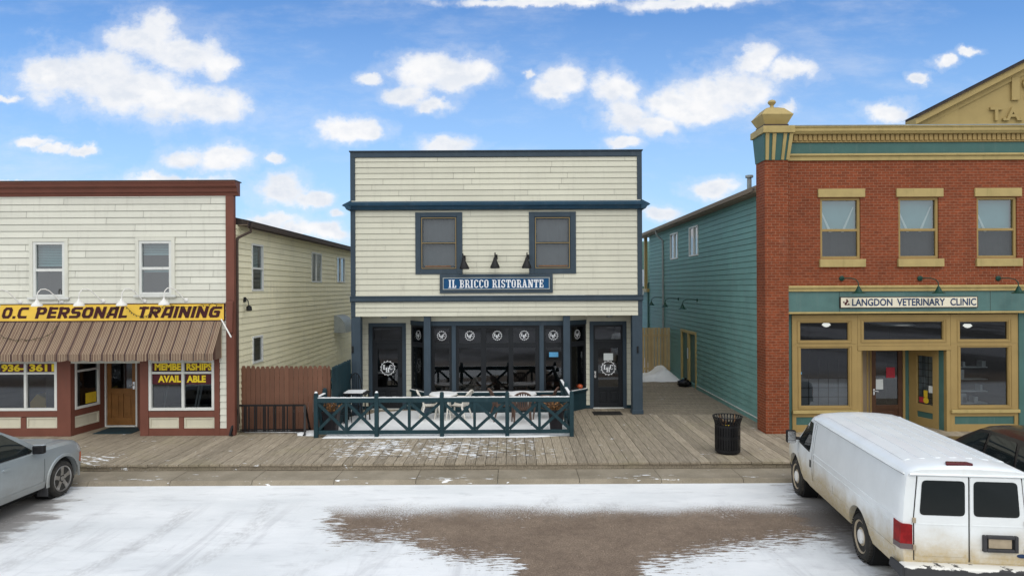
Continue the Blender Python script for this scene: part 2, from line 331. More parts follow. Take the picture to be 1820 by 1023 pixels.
def road_mat():
    g = G('snowy road'); s = g.sep(g.obj); x, y = s[0], s[1]
    big = g.noise(.55, 7, .62, stretch=(.55, 1.2, 1)); med = g.noise(2.6, 6, .65, stretch=(.5, 1.4, 1)); fine = g.noise(38, 4, .7); grain = g.noise(120, 2, .5)
    asp = g.mix(g.ramp(g.noise(1.0, 6, .6), .3, .7), (.165,.122,.089), (.215,.162,.118))
    asp = g.mix(1, asp, g.grey(g.ramp(grain, .25, .75,   .5, 1.5, False)), 'MULTIPLY')
    asp = g.mix(1, asp, g.grey(g.ramp(fine, .36, .64, .62, 1.42, False)), 'MULTIPLY'); asp = g.mix(1, asp, g.grey(g.ramp(g.noise(7, 5, .7), .3, .7, .78, 1.2, False)), 'MULTIPLY')
    asp = g.mix(g.ramp(fine, .60, .68, 0, .42), asp, (.36,.31,.26)); asp = g.mix(g.ramp(fine, .42, .34, 0, .4), asp, (.07,.055,.045))
    snow = g.mix(g.ramp(big, .3, .7), (.68,.70,.705), (.82,.83,.83))
    snow = g.mix(g.ramp(med, .50, .78, 0, .45), snow, (.44,.445,.455))
    drift = g.noise(.9, 8, .7, stretch=(2.2, .35, 1), dist=.6)
    snow = g.mix(g.math('MULTIPLY', g.ramp(drift, .50, .70, 0, .42), g.ramp(y, 14.6, 12.5)), snow, (.42,.42,.43))
    snow = g.mix(g.ramp(fine, .60, .74, 0, .22), snow, (.40,.40,.41))
    # swept bare strip: near edge drawn as a curve over x
    fc = g.N('ShaderNodeFloatCurve'); cv = fc.mapping.curves[0]
    pts = [(-8,15.5),(-3.75,14.2),(-3.45,12.75),(-3.0,12.0),(-1.9,11.75),(-1.35,11.25),(-.6,11.0),(.05,10.85),(.2,8),(1.8,8),(2.0,10.6),(2.8,11.0),(3.5,11.3),(4.2,11.6),(5.2,11.85),(6.5,12.3),(8,12.6),(9,15.5)]
    def nx(v): return (v+9)/20
    def ny(v): return (v-6)/12
    P = [(nx(a), max(0, min(1, ny(b)))) for a, b in pts]
    cv.points[0].location = (0, ny(15.5)); cv.points[1].location = (1, ny(15.5))
    for p in P:
        q = cv.points.new(*p); 
    for q in cv.points: q.handle_type = 'VECTOR'
    fc.mapping.update()
    wob = g.math('ADD', g.math('MULTIPLY', g.math('SUBTRACT', g.noise(1.6, 9, .78, stretch=(.55, 1.6, 1)), .5), 2.0), g.math('MULTIPLY', g.math('SUBTRACT', g.noise(7, 6, .75, stretch=(.25, 1.8, 1)), .5), 1.2))
    g.L(g.math('DIVIDE', g.math('ADD', g.math('ADD', x, 9), g.math('MULTIPLY', wob, .55)), 20), fc.inputs['Value'])
    nearline = g.math('ADD', g.math('MULTIPLY', fc.outputs[0], 12), 6)
    dn = g.math('SUBTRACT', g.math('ADD', y, g.math('MULTIPLY', wob, .9)), nearline)     # >0 on the bare side
    edge = g.math('SUBTRACT', g.noise(13, 7, .75, stretch=(.28, 1.5, 1)), .5)
    bare_n = g.ramp(g.math('ADD', dn, g.math('MULTIPLY', edge, 4.2)), -.04, .05)
    # far edge fades out in a dithering of grit
    wf = g.math('MULTIPLY', g.math('SUBTRACT', g.noise(.7, 6, .6), .5), 1.1)
    df = g.math('SUBTRACT', g.math('ADD', 13.45, wf), y)
    bare_f = g.ramp(g.math('ADD', df, g.math('ADD', g.math('MULTIPLY', g.math('SUBTRACT', fine, .5), 2.6), g.math('MULTIPLY', g.math('SUBTRACT', grain, .5), 1.2))), -.12, .35)
    bare = g.math('MULTIPLY', bare_n, bare_f)
    # tyre tracks curving to the kerb
    for (c0, k, q, y0, y1, st) in ((-6.6,.32,.10,9.8,13.9,.55),(-5.0,.30,.10,9.8,14.3,.5),(-2.0,.05,.12,9.6,14.4,.3),(.75,-.42,.10,12.6,14.7,.5),(2.1,-.28,.0,12.8,14.2,.55),(4.3,-.2,0,12.6,14.2,.45),
                            (-9.6,.05,0,9.5,13.5,.8),(-8.0,.10,.03,9.0,13.0,.45)):
        yy = g.math('SUBTRACT', y, 14)
        xc = g.math('ADD', g.math('ADD', c0, g.math('MULTIPLY', yy, -k)), g.math('MULTIPLY', g.math('MULTIPLY', yy, yy), -q))
        w = g.ramp(g.math('ABSOLUTE', g.math('SUBTRACT', x, xc)), .26, .05)
        t = g.math('MULTIPLY', w, g.math('MULTIPLY', g.ramp(y, y0, y0+.5), g.ramp(y, y1, y1-.7)))
        tread = g.ramp(g.noise(5, 6, .7, stretch=(2.2, 1, 1)), .35, .65)
        snow = g.mix(g.math('MULTIPLY', g.math('MULTIPLY', t, tread), st*.8), snow, (.38,.375,.37))
        asp = g.mix(g.math('MULTIPLY', g.math('MULTIPLY', t, g.ramp(g.noise(14, 4, .7), .56, .62)), .7), asp, (.72,.73,.75))
    # trampled, thin snow where the parked vehicles stand and by drift marks
    def blob(cx, cy, rx, ry):
        a = g.math('DIVIDE', g.math('SUBTRACT', x, cx), rx); b = g.math('DIVIDE', g.math('SUBTRACT', y, cy), ry)
        r = g.math('SQRT', g.math('ADD', g.math('MULTIPLY', a, a), g.math('MULTIPLY', b, b)))
        return g.ramp(g.math('ADD', r, g.math('MULTIPLY', g.math('SUBTRACT', med, .5), 1.6)), 1.1, .75)
    park = g.math('MAXIMUM', blob(-10.2, 12.3, 1.35, 2.7), g.math('MAXIMUM', blob(6.6, 12.3, 1.3, 2.6), blob(9.4, 12.5, 1.4, 3)))
    specks = g.ramp(g.noise(2.3, 5, .7, stretch=(1, 2.4, 1)), .70, .74)
    lanes = g.math('MULTIPLY', g.ramp(y, 8.6, 7.2), g.ramp(g.noise(.06, 3, .5), .3, .5, .55, 1))
    asp = g.mix(g.math('MULTIPLY', park, .7), asp, (.15,.145,.14))
    bare = g.math('MAXIMUM', bare, g.math('MAXIMUM', g.math('MULTIPLY', park, .8), g.math('MAXIMUM', g.math('MULTIPLY', specks, .7), lanes)))
    flecks = g.ramp(g.noise(7, 6, .65, stretch=(.5, 1.5, 1)), .70, .74)
    bare = g.math('MULTIPLY', bare, g.math('SUBTRACT', 1, g.math('MULTIPLY', flecks, .85)))
    c = g.mix(bare, snow, asp); c = g.mix(g.ramp(y, 6, 3), c, g.mix(g.ramp(g.noise(.09, 5, .6, stretch=(1, .35, 1)), .42, .58), (.05,.048,.046), (.30,.30,.31)))  # unseen ground out of view, toned dark to shape the window reflections
    g.bump(g.math('ADD', g.math('MULTIPLY', g.math('SUBTRACT', 1, bare), g.math('ADD', .6, med)), g.math('MULTIPLY', grain, .25)), .45, .03)
    M_['road'] = g.set(c, .75, .25)
road_mat()

def vehicle_paint(name, col, dirtcol, z0, z1, amt, rough=.28, metal=0, streaks=.3):
    g = G(name); s = g.sep(g.obj)
    n = g.noise(2.2, 7, .65); n2 = g.noise(18, 5, .7)
    d = g.math('ADD', s[2], g.math('MULTIPLY', g.math('SUBTRACT', n, .5), .55))
    f = g.ramp(d, z1, z0, 0, amt)
    f = g.math('MULTIPLY', f, g.ramp(n2, .2, .7, .65, 1.1, False), clamp=True)
    f = g.math('MAXIMUM', f, g.ramp(g.noise(1.5, 7, .7, stretch=(3, 3, .5)), .56, .8, 0, streaks*.5))
    base = g.mix(1, rgba(col), g.grey(g.ramp(n, .3, .7, .95, 1.04, False)), 'MULTIPLY')
    c = g.mix(f, base, g.mix(n2, tuple(.75*v for v in dirtcol), dirtcol))
    return g.set(c, g.math('ADD', rough, g.math('MULTIPLY', f, .5)), .5, metal, .25)
M_['van_white'] = vehicle_paint('dirty white van paint', (.77,.805,.815), (.52,.41,.23), .55, 1.12, 1.0, .3)
M_['silver'] = vehicle_paint('dusty silver paint', (.33,.37,.39), (.30,.28,.24), .35, 1.0, .6, .3, .35)
M_['black_paint'] = vehicle_paint('dark red black paint', (.012,.009,.010), (.12,.10,.09), .3, .8, .4, .22, 0, .0)
g = G('worn bumper skin'); nn = g.noise(3.2, 6, .65, stretch=(1, 1, 2.2)); s_ = g.sep(g.obj)
M_['bumper_worn'] = g.set(g.mix(g.ramp(g.math('ADD', nn, g.ramp(s_[2], .50, .572, -.17, .085)), .49, .53), (.040,.040,.042), (.68,.67,.63)), .6, .3)

# ------------------------------------------------------------------ mesh builder
ORG = {}      # world origin of each parent
def org_of(o): return ORG.get(o.name, Vector((0,0,0))) if o else Vector((0,0,0))
class MB:
    def __init__(s, T=None): s.v = []; s.f = []; s.t = []; s.T = T
    def add(s, vs, fs, tint=1.0):
        b = len(s.v); T = s.T
        s.v += [Vector(T(*p)) if T else Vector(p) for p in vs]
        s.f += [[b+i for i in f] for f in fs]; s.t += [tint]*len(fs); return s
    def box(s, x0, x1, y0, y1, z0, z1, tint=1.0):
        return s.add([(x0,y0,z0),(x1,y0,z0),(x1,y1,z0),(x0,y1,z0),(x0,y0,z1),(x1,y0,z1),(x1,y1,z1),(x0,y1,z1)],
              [(0,3,2,1),(4,5,6,7),(0,1,5,4),(1,2,6,5),(2,3,7,6),(3,0,4,7)], tint)
    def bar(s, p, q, w, h, up=(0,0,1), tint=1.0):
        p, q = Vector(p), Vector(q); d = (q-p).normalized(); up = Vector(up)
        if abs(d.dot(up)) > .98: up = Vector((0,1,0))
        a = d.cross(up).normalized()*w/2; b = a.cross(d).normalized()*h/2
        vs = [c+i*a+j*b for c in (p, q) for i, j in ((-1,-1),(1,-1),(1,1),(-1,1))]
        return s.add(vs, [(0,1,2,3),(7,6,5,4),(0,4,5,1),(1,5,6,2),(2,6,7,3),(3,7,4,0)], tint)
    def tube(s, pts, r, n=8, tint=1.0, cap=True):
        pts = [Vector(p) for p in pts]; rs = r if isinstance(r, (list, tuple)) else [r]*len(pts)
        vs = []; fs = []; ref = None
        for i, p in enumerate(pts):
            d = (pts[min(i+1, len(pts)-1)]-pts[max(i-1, 0)]).normalized()
            if ref is None or abs(ref.dot(d)) > .95: ref = Vector((0,0,1)) if abs(d.z) < .9 else Vector((0,1,0))
            a = d.cross(ref).normalized(); b = a.cross(d).normalized(); ref = b
            vs += [p+rs[i]*(math.cos(2*math.pi*k/n)*a+math.sin(2*math.pi*k/n)*b) for k in range(n)]
        for i in range(len(pts)-1):
            fs += [(i*n+k, i*n+(k+1)%n, (i+1)*n+(k+1)%n, (i+1)*n+k) for k in range(n)]
        if cap: fs += [tuple(range(n))[::-1], tuple((len(pts)-1)*n+k for k in range(n))]
        return s.add(vs, fs, tint)
    def lathe(s, prof, c=(0,0,0), n=24, axis='z', squ=False, tint=1.0):
        vs = []; fs = []
        for r, h in prof:
            for k in range(n):
                a = 2*math.pi*(k+(.5 if squ else 0))/n
                x, y = r*math.cos(a), r*math.sin(a)
                p = (x, y, h) if axis == 'z' else ((h, x, y) if axis == 'x' else (x, h, y))
                vs.append((c[0]+p[0], c[1]+p[1], c[2]+p[2]))
        for i in range(len(prof)-1):
            fs += [(i*n+k, i*n+(k+1)%n, (i+1)*n+(k+1)%n, (i+1)*n+k) for k in range(n)]
        if prof[0][0] > 1e-4: fs.append(tuple(range(n))[::-1])
        if prof[-1][0] > 1e-4: fs.append(tuple((len(prof)-1)*n+k for k in range(n)))
        return s.add(vs, fs, tint)
    def prism(s, poly, a0, a1, axis='y', tint=1.0):
        """poly of 2-D points extruded along axis: y -> (x,z), x -> (y,z), z -> (x,y)"""
        def P(p, a): return (p[0], a, p[1]) if axis == 'y' else ((a, p[0], p[1]) if axis == 'x' else (p[0], p[1], a))
        n = len(poly); vs = [P(p, a0) for p in poly]+[P(p, a1) for p in poly]
        fs = [tuple(range(n)), tuple(range(2*n-1, n-1, -1))]+[(i, n+i, n+(i+1)%n, (i+1)%n) for i in range(n)]
        return s.add(vs, fs, tint)
    def frame(s, x0, x1, z0, z1, w, y0, y1, wb=None, wt=None):
        wb = w if wb is None else wb; wt = w if wt is None else wt
        s.box(x0, x0+w, y0, y1, z0, z1); s.box(x1-w, x1, y0, y1, z0, z1)
        s.box(x0+w, x1-w, y0, y1, z0, z0+wb); s.box(x0+w, x1-w, y0, y1, z1-wt, z1); return s
    def ball(s, c, r, n=10, tint=1.0, sz=1.0):
        m = max(4, n//2)
        return s.lathe([(max(1e-5, r*math.sin(math.pi*i/m)), -r*sz*math.cos(math.pi*i/m)) for i in range(m+1)], c, n, tint=tint)
    def build(s, name, mat, parent=None, smooth=False, bevel=0, label=None, angle=40):
        me = bpy.data.meshes.new(name); o3 = org_of(parent)
        me.from_pydata([v-o3 for v in s.v], [], s.f)
        at = me.attributes.new('tint', 'FLOAT', 'FACE'); at.data.foreach_set('value', [float(t) for t in s.t])
        me.materials.append(M_[mat] if isinstance(mat, str) else mat)
        bm = bmesh.new(); bm.from_mesh(me); bmesh.ops.recalc_face_normals(bm, faces=bm.faces); bm.to_mesh(me); bm.free()
        o = bpy.data.objects.new(name, me); COL.objects.link(o)
        if parent: o.parent = parent; ORG[o.name] = o3
        if smooth:
            me.polygons.foreach_set('use_smooth', [True]*len(me.polygons)); me.set_sharp_from_angle(angle=R(angle))
        if bevel:
            b = o.modifiers.new('bevel', 'BEVEL'); b.width = bevel; b.segments = 2; b.limit_method = 'ANGLE'; b.angle_limit = R(40)
        if label: o['label'] = label
        return o
    def rebase(s, d): s.v = [v-Vector(d) for v in s.v]; return s

def tag(o, label=None, cat=None, group=None, kind=None):
    if label: o['label'] = label
    if cat: o['category'] = cat
    if group: o['group'] = group
    if kind: o['kind'] = kind
    return o
def thing(name, label, cat, loc=(0,0,0), group=None, rz=0):
    o = bpy.data.objects.new(name, None); COL.objects.link(o); o.empty_display_size = .2
    o.location = loc; o.rotation_euler = (0,0,rz); ORG[o.name] = Vector(loc) if rz == 0 else Vector((0,0,0))
    return tag(o, label, cat, group)
def local(name, label, cat, group=None):
    """a thing modelled round its own origin; place() moves it afterwards"""
    o = bpy.data.objects.new(name, None); COL.objects.link(o); o.empty_display_size = .2; ORG[o.name] = Vector((0,0,0)); return tag(o, label, cat, group)
def place(o, loc, rz=0, sc=None):
    o.location = loc; o.rotation_euler = (0,0,rz)
    if sc: o.scale = (sc,)*3
    return o
def dup(root, loc, rz=0, label=None, sc=None):
    r = root.copy(); COL.objects.link(r); place(r, loc, rz, sc)
    if label: r['label'] = label
    def rec(a, b):
        for ch in list(a.children):
            c = ch.copy(); COL.objects.link(c); c.parent = b; rec(ch, c)
    rec(root, r); return r

# wall coordinate frames: (along, outward, up)
def front(d): return lambda s, n, z: (s, d-n, z)
def faces_right(x): return lambda s, n, z: (x+n, s, z)
def faces_left(x): return lambda s, n, z: (x-n, s, z)
def slanted(ax, ay, bx, by):
    """wall from (ax,ay) to (bx,by); outward = towards the street side"""
    L = math.hypot(bx-ax, by-ay); ux, uy = (bx-ax)/L, (by-ay)/L
    nx_, ny_ = uy, -ux
    return (lambda s, n, z: (ax+ux*s+nx_*n, ay+uy*s+ny_*n, z)), L

def minus(s0, s1, z0, z1, ops):
    """rectangles left of a wall after cutting openings (s0,s1,z0,z1)"""
    zs = sorted({z0, z1, *[min(max(v, z0), z1) for o in ops for v in o[2:4]]}); out = []
    for a, b in zip(zs, zs[1:]):
        if b-a < 1e-5: continue
        m = (a+b)/2; cur = s0
        for o in sorted(o for o in ops if o[2] < m < o[3]):
            if cur >= s1: break
            if o[0] > cur: out.append((cur, min(o[0], s1), a, b))
            cur = max(cur, o[1])
        if cur < s1: out.append((cur, s1, a, b))
    return out
def siding(T, s0, s1, z0, z1, ops=(), course=.182, joints=(2.4, 3.8), jit=.05, gap=.004):
    m = MB(T); z = z0
    for a, b, c, d in minus(s0, s1, z0, z1, ops):
        m.add([(a,-.012,c),(b,-.012,c),(b,-.012,d),(a,-.012,d)], [(0,1,2,3)], .5)
    while z < z1-.01:
        c0, c1 = z, min(z+course, z1); cut = [s0]; p = s0+random.uniform(.3, joints[1])
        while p < s1-.3: cut.append(p); p += random.uniform(*joints)
        cut.append(s1)
        for a, b in zip(cut, cut[1:]):
            t = 1+random.uniform(-jit, jit)
            for (r0, r1, q0, q1) in minus(a+gap/2, b-gap/2, c0, c1-.009, ops):
                n = lambda zz: .002+.022*(1-(zz-c0)/course)
                m.add([(r0,n(q0),q0),(r1,n(q0),q0),(r1,n(q1),q1),(r0,n(q1),q1),(r0,-.01,q0),(r1,-.01,q0)],
                      [(0,1,2,3),(5,4,0,1)][:2], t)
        z += course
    return m
def wall_plane(T, s0, s1, z0, z1, ops=(), reveal=.0):
    m = MB(T)
    for a, b, c, d in minus(s0, s1, z0, z1, ops): m.add([(a,0,c),(b,0,c),(b,0,d),(a,0,d)], [(0,1,2,3)])
    for a, b, c, d in ops:
        if reveal:
            for p, q in (((a,c),(b,c)),((b,c),(b,d)),((b,d),(a,d)),((a,d),(a,c))):
                m.add([(p[0],0,p[1]),(q[0],0,q[1]),(q[0],-reveal,q[1]),(p[0],-reveal,p[1])], [(0,1,2,3)])
    return m
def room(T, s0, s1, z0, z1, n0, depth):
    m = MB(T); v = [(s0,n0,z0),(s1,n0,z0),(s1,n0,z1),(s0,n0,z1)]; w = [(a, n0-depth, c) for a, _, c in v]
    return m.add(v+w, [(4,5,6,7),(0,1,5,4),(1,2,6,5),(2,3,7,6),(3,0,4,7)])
def quad(T, s0, s1, z0, z1, n): return MB(T).add([(s0,n,z0),(s1,n,z0),(s1,n,z1),(s0,n,z1)], [(0,1,2,3)])
def folds(T, s0, s1, z0, z1, n, amp=.03, per=.16):
    m = MB(T); k = max(12, int((s1-s0)/per*8)); vs = []; fs = []
    for i in range(k+1):
        s = s0+(s1-s0)*i/k; nn = n+amp*math.sin(s*2*math.pi/per+.6*math.sin(s*9)); vs += [(s,nn,z0),(s,nn,z1)]
        if i: fs.append((2*i-2, 2*i, 2*i+1, 2*i-1))
    return m.add(vs, fs)

# ------------------------------------------------------------------ lettering
DG = None
def text_geo(txt, shear=0, offset=0, spacing=1.0):
    cu = bpy.data.curves.new('t', 'FONT'); cu.body = txt; cu.offset = offset; cu.space_character = spacing; cu.resolution_u = 3; cu.shear = shear
    ob = bpy.data.objects.new('t', cu); COL.objects.link(ob); bpy.context.view_layer.update()
    me = bpy.data.meshes.new_from_object(ob.evaluated_get(bpy.context.evaluated_depsgraph_get()))
    vs = [tuple(v.co[:2]) for v in me.vertices]; fs = [tuple(p.vertices) for p in me.polygons]
    bpy.data.objects.remove(ob); bpy.data.curves.remove(cu); bpy.data.meshes.remove(me); return vs, fs
def add_text(m, txt, s0, s1, z0, z1, n, shear=0, offset=0, spacing=1.0, depth=0, flip=False):
    vs, fs = text_geo(txt, shear, offset, spacing)
    xs = [v[0] for v in vs]; ys = [v[1] for v in vs]; x0, x1, y0, y1 = min(xs), max(xs), min(ys), max(ys)
    P = [(s0+(x-x0)/(x1-x0)*(s1-s0), z0+(y-y0)/(y1-y0)*(z1-z0)) for x, y in vs]
    m.add([(a, n, b) for a, b in P], fs)
    if depth:
        ed = {}
        for f in fs:
            for i in range(len(f)): e = (f[i], f[(i+1)%len(f)]); ed[e] = 1
        bd = [e for e in ed if (e[1], e[0]) not in ed]
        base = [(a, n, b) for a, b in P]+[(a, n-depth, b) for a, b in P]; k = len(P)
        m.add(base, [(a, b, k+b, k+a) for a, b in bd])
    return m
# slab-serif capitals drawn as strokes in a unit-high box: (width, strokes); stroke = (points, thickness)
def arc(cx, cy, rx, ry, a0, a1, n=9): return [(cx+rx*math.cos(R(a0+(a1-a0)*i/n)), cy+ry*math.sin(R(a0+(a1-a0)*i/n))) for i in range(n+1)]
TH, SF = .17, .10
def sf(x0, x1, y): return ([(x0,y),(x1,y)], SF)
SLAB = {
 'I': (.36, [([(.18,0),(.18,1)],TH), sf(.02,.34,.05), sf(.02,.34,.95)]),
 'L': (.52, [([(.16,0),(.16,1)],TH), sf(.02,.32,.95), sf(.02,.5,.05), ([(.46,0),(.46,.32)],SF)]),
 'B': (.58, [([(.17,0),(.17,1)],TH), ([(.03,.95),(.3,.95)]+arc(.3,.735,.17,.215,90,-90)+[(.17,.52)],SF), ([(.17,.5),(.3,.5)]+arc(.3,.275,.2,.225,90,-90)+[(.03,.05)],SF), ([(.46,.63),(.46,.84)],.11), ([(.49,.15),(.49,.4)],.11)]),
 'R': (.60, [([(.17,0),(.17,1)],TH), ([(.03,.95),(.3,.95)]+arc(.3,.72,.17,.23,90,-90)+[(.17,.49)],SF), ([(.46,.6),(.46,.84)],.11), ([(.34,.47),(.47,.3),(.47,.06),(.6,.05)],.13), sf(.02,.32,.05)]),
 'C': (.56, [([(.48,.72)]+[(.48,.95)],SF), (arc(.3,.72,.2,.23,30,180)+arc(.3,.28,.2,.23,180,340),.11), ([(.13,.25),(.13,.75)],TH)]),
 'O': (.58, [(arc(.29,.74,.19,.21,0,180)+arc(.29,.26,.19,.21,180,360)+[(.48,.74)],.11), ([(.12,.25),(.12,.75)],TH), ([(.46,.25),(.46,.75)],TH)]),
 'S': (.54, [(arc(.27,.73,.17,.22,20,200)+[(.14,.6),(.4,.42)]+arc(.27,.27,.17,.22,30,-160),.13), ([(.45,.68),(.45,.97)],.08), ([(.08,.03),(.08,.33)],.08)]),
 'T': (.58, [([(.29,0),(.29,1)],TH), sf(.02,.56,.95), ([(.06,.66),(.06,1)],SF), ([(.52,.66),(.52,1)],SF), sf(.14,.44,.05)]),
 'A': (.64, [([(.13,.03),(.29,.97)],.10), ([(.30,.97),(.50,.03)],TH), sf(.18,.44,.3), sf(.0,.26,.05), sf(.36,.64,.05), sf(.2,.36,.96)]),
 'N': (.66, [([(.14,0),(.14,1)],.11), ([(.17,.97),(.5,.03)],TH), ([(.53,0),(.53,1)],.11), sf(.0,.26,.95), sf(.0,.28,.05), sf(.4,.66,.95)]),
 'E': (.54, [([(.16,0),(.16,1)],TH), sf(.02,.5,.95), sf(.02,.52,.05), sf(.16,.38,.5), ([(.47,.68),(.47,1)],SF), ([(.48,0),(.48,.32)],SF), ([(.37,.38),(.37,.62)],.08)]),
 'H': (.64, [([(.15,0),(.15,1)],TH), ([(.49,0),(.49,1)],TH), sf(.15,.5,.5), sf(.0,.3,.95), sf(.0,.3,.05), sf(.34,.64,.95), sf(.34,.64,.05)]),
}
def add_slab(m, txt, s0, s1, z0, z1, n, gap=.06, space=.34):
    W = sum(SLAB[c][0]+gap if c != ' ' else space for c in txt)-gap; k = (s1-s0)/W; h = z1-z0; x = 0; i = 0
    for c in txt:
        if c == ' ': x += space; continue
        w, strokes = SLAB[c]
        for pts, t in strokes:
            for a, b in zip(pts, pts[1:]):
                d = Vector((b[0]-a[0], b[1]-a[1])); L = d.length
                if L < 1e-6: continue
                d /= L; e = .03 if len(pts) > 2 else 0; nn = Vector((-d.y, d.x))*t/2; i += 1
                q = [(a[0]-d.x*e-nn.x, a[1]-d.y*e-nn.y), (b[0]+d.x*e-nn.x, b[1]+d.y*e-nn.y), (b[0]+d.x*e+nn.x, b[1]+d.y*e+nn.y), (a[0]-d.x*e+nn.x, a[1]-d.y*e+nn.y)]
                m.add([(s0+(x+p)*k, n+(i % 40)*.0004, z0+q_*h) for p, q_ in q], [(0,1,2,3)])
        x += w+gap
    return m
BT = .27
def oct_(w, h0=0., h1=1., c=.16, t=BT):
    a = t/2; return [(a,h0+a+c),(a,h1-a-c),(a+c*.8,h1-a),(w-a-c*.8,h1-a),(w-a,h1-a-c),(w-a,h0+a+c),(w-a-c*.8,h0+a),(a+c*.8,h0+a),(a,h0+a+c)]
def block():
    a = BT/2; w = .86; o = oct_(w); D = {'.': (.26, [[(0,a*.9),(.26,a*.9)]])}
    D['O'] = (w, [o]); D['C'] = (w*.95, [[(w*.95,1-a),(a+.13,1-a),(a,1-a-.16),(a,a+.16),(a+.13,a),(w*.95,a)]])
    D['G'] = (w, [[(w,1-a),(a+.13,1-a),(a,1-a-.16),(a,a+.16),(a+.13,a),(w-a,a),(w-a,.52),(w*.48,.52)]])
    D['P'] = (w*.95, [[(a,0),(a,1)],[(0,1-a),(w*.95-a-.12,1-a),(w*.95-a,1-a-.14),(w*.95-a,.56),(w*.95-a-.12,.44),(a,.44)]])
    D['R'] = (w, [[(a,0),(a,1)],[(0,1-a),(w-a-.12,1-a),(w-a,1-a-.14),(w-a,.58),(w-a-.12,.46),(a,.46)],[(w*.5,.44),(w-a,0)]])
    D['E'] = (w*.85, [[(a,0),(a,1)],[(0,1-a),(w*.85,1-a)],[(0,.5),(w*.78,.5)],[(0,a),(w*.85,a)]])
    D['S'] = (w*.95, [[(w*.95,1-a),(a+.12,1-a),(a,1-a-.10),(a,.60),(a+.10,.5),(w*.95-a-.1,.5),(w*.95-a,.40),(w*.95-a,a+.10),(w*.95-a-.12,a),(0,a)]])
    D['N'] = (w, [[(a,0),(a,1)],[(a,.92),(w-a,.08)],[(w-a,0),(w-a,1)]]); D['A'] = (w, [[(a,0),(a+.16,.93)],[(a+.02,1-a),(w-a,1-a)],[(w-a,1),(w-a,0)],[(a+.1,.32),(w-a,.32)]])
    D['L'] = (w*.8, [[(a,0),(a,1)],[(0,a),(w*.8,a)]]); D['T'] = (w*.88, [[(0,1-a),(w*.88,1-a)],[(w*.44,0),(w*.44,1)]]); D['I'] = (BT, [[(a,0),(a,1)]])
    return D
BLOCK = block()
def add_block(m, txt, s0, s1, z0, z1, n, shear=.30, gap=.13):
    h = z1-z0; W = sum(BLOCK[c][0]+gap for c in txt)-gap; tot = s1-s0-shear*h; k = tot/W; x = 0; i = 0
    for c in txt:
        w, st = BLOCK[c]
        for pts in st:
            for p, q in zip(pts, pts[1:]):
                d = Vector((q[0]-p[0], q[1]-p[1])); L = d.length; d /= L; nn = Vector((-d.y, d.x))*BT/2; e = .05 if len(pts) > 2 else 0; i += 1
                t = .78 if abs(d.y) < .2 else 1     # level strokes a little thinner
                Q = [(p[0]-d.x*e-nn.x, p[1]-d.y*e-nn.y*t), (q[0]+d.x*e-nn.x, q[1]+d.y*e-nn.y*t), (q[0]+d.x*e+nn.x, q[1]+d.y*e+nn.y*t), (p[0]-d.x*e+nn.x, p[1]-d.y*e+nn.y*t)]
                m.add([(s0+(x+u)*k+shear*h*min(1,max(0,v)), n+(i % 40)*.0004, z0+min(1,max(0,v))*h) for u, v in Q], [(0,1,2,3)])
        x += w+gap
    return m
def emblem(T, cs, cz, dia, n, squash=1.0):
    """round crest: a leafy wreath round three slab letters, the middle one lower"""
    m = MB(T); r = dia/2; k = 28
    for i in range(k):
        a = 2*math.pi*i/k; lo, hi = (.80, .98+.09*(i % 2)); w = .085
        ca, sa = math.cos(a), math.sin(a); lean = .16 if i % 2 else -.16
        P = [(lo, 0), ((lo+hi)/2, -w), (hi, lean*.5), ((lo+hi)/2, w)]
        m.add([(cs+squash*r*(p*ca-q*sa), n, cz+r*(p*sa+q*ca)) for p, q in P], [(0,1,2,3)])
    for c, dx, dz in (('L',-.42,.10),('H',-.02,-.26),('C',.42,.10)):
        w = .50*r*squash; add_slab(m, c, cs+dx*r*squash-w/2, cs+dx*r*squash+w/2, cz+dz*r-.30*r, cz+dz*r+.34*r, n+.002)
    return m

# ------------------------------------------------------------------ the setting
ZB, ZC = .25, .10
MB().add([(-600,-600,0),(600,-600,0),(600,1500,0),(-600,1500,0)], [(0,1,2,3)]).build('road', 'road')
tag(bpy.data.objects['road'], kind='structure')
m = MB(); x = -24.0
while x < 24:
    w = 1.82; t = 1+random.uniform(-.07, .07)
    m.prism([(15.18,0),(15.14,.0),(15.18,ZC-.02),(15.21,ZC),(16.02,ZC+random.uniform(0,.006)),(16.02,0)], x+.006, x+w-.006, 'x', t); x += w
tag(m.build('sidewalk', 'concrete'), kind='structure')
m = MB(); x = -22.0
while x < 20:
    t = 1+random.uniform(-.16, .16); j = random.uniform(-.003, .003); e = 22.05 if (-5.3 < x < 4.4) else 20.9
    if 4.3 <= x < 7.6: e = 22.05
    if -5.4 < x < 4.3: e = 23.3
    y = 16.0+random.uniform(-.012, .012); cuts = [y, e]
    if random.random() < .6: cuts = [y, random.uniform(17.3, 20), e]
    for a, b in zip(cuts, cuts[1:]): m.box(x+.005, x+.233, a+.003, b, ZB-.045+j, ZB+j, t*random.uniform(.95, 1.05))
    x += .24
x = -22.0
while x < 20:      # nosing and fascia boards along the front edge
    L = random.choice((2.4, 3.0, 3.6)); t = 1+random.uniform(-.12, .06)
    m.box(x+.004, x+L-.004, 16.05, 16.085, ZB-.150, ZB-.056, t*.95); x += L
m.box(-22, 20, 16.09, 16.12, 0, ZB-.06, .25)
m.box(-22, 20, 16.1, 23.2, ZC, ZB-.08, .2)
tag(m.build('boardwalk', 'deck'), kind='structure')
m = MB(); y = 22.06
while y < 32.3:
    t = 1+random.uniform(-.12, .12); m.box(4.0, 7.42, y+.003, y+.143, ZB-.04, ZB+random.uniform(-.002,.002), t*.86); y += .147
m.box(4.0, 7.42, 22.06, 32.4, .02, ZB-.05, .2)
tag(m.build('alley_path', 'deck'), kind='structure')

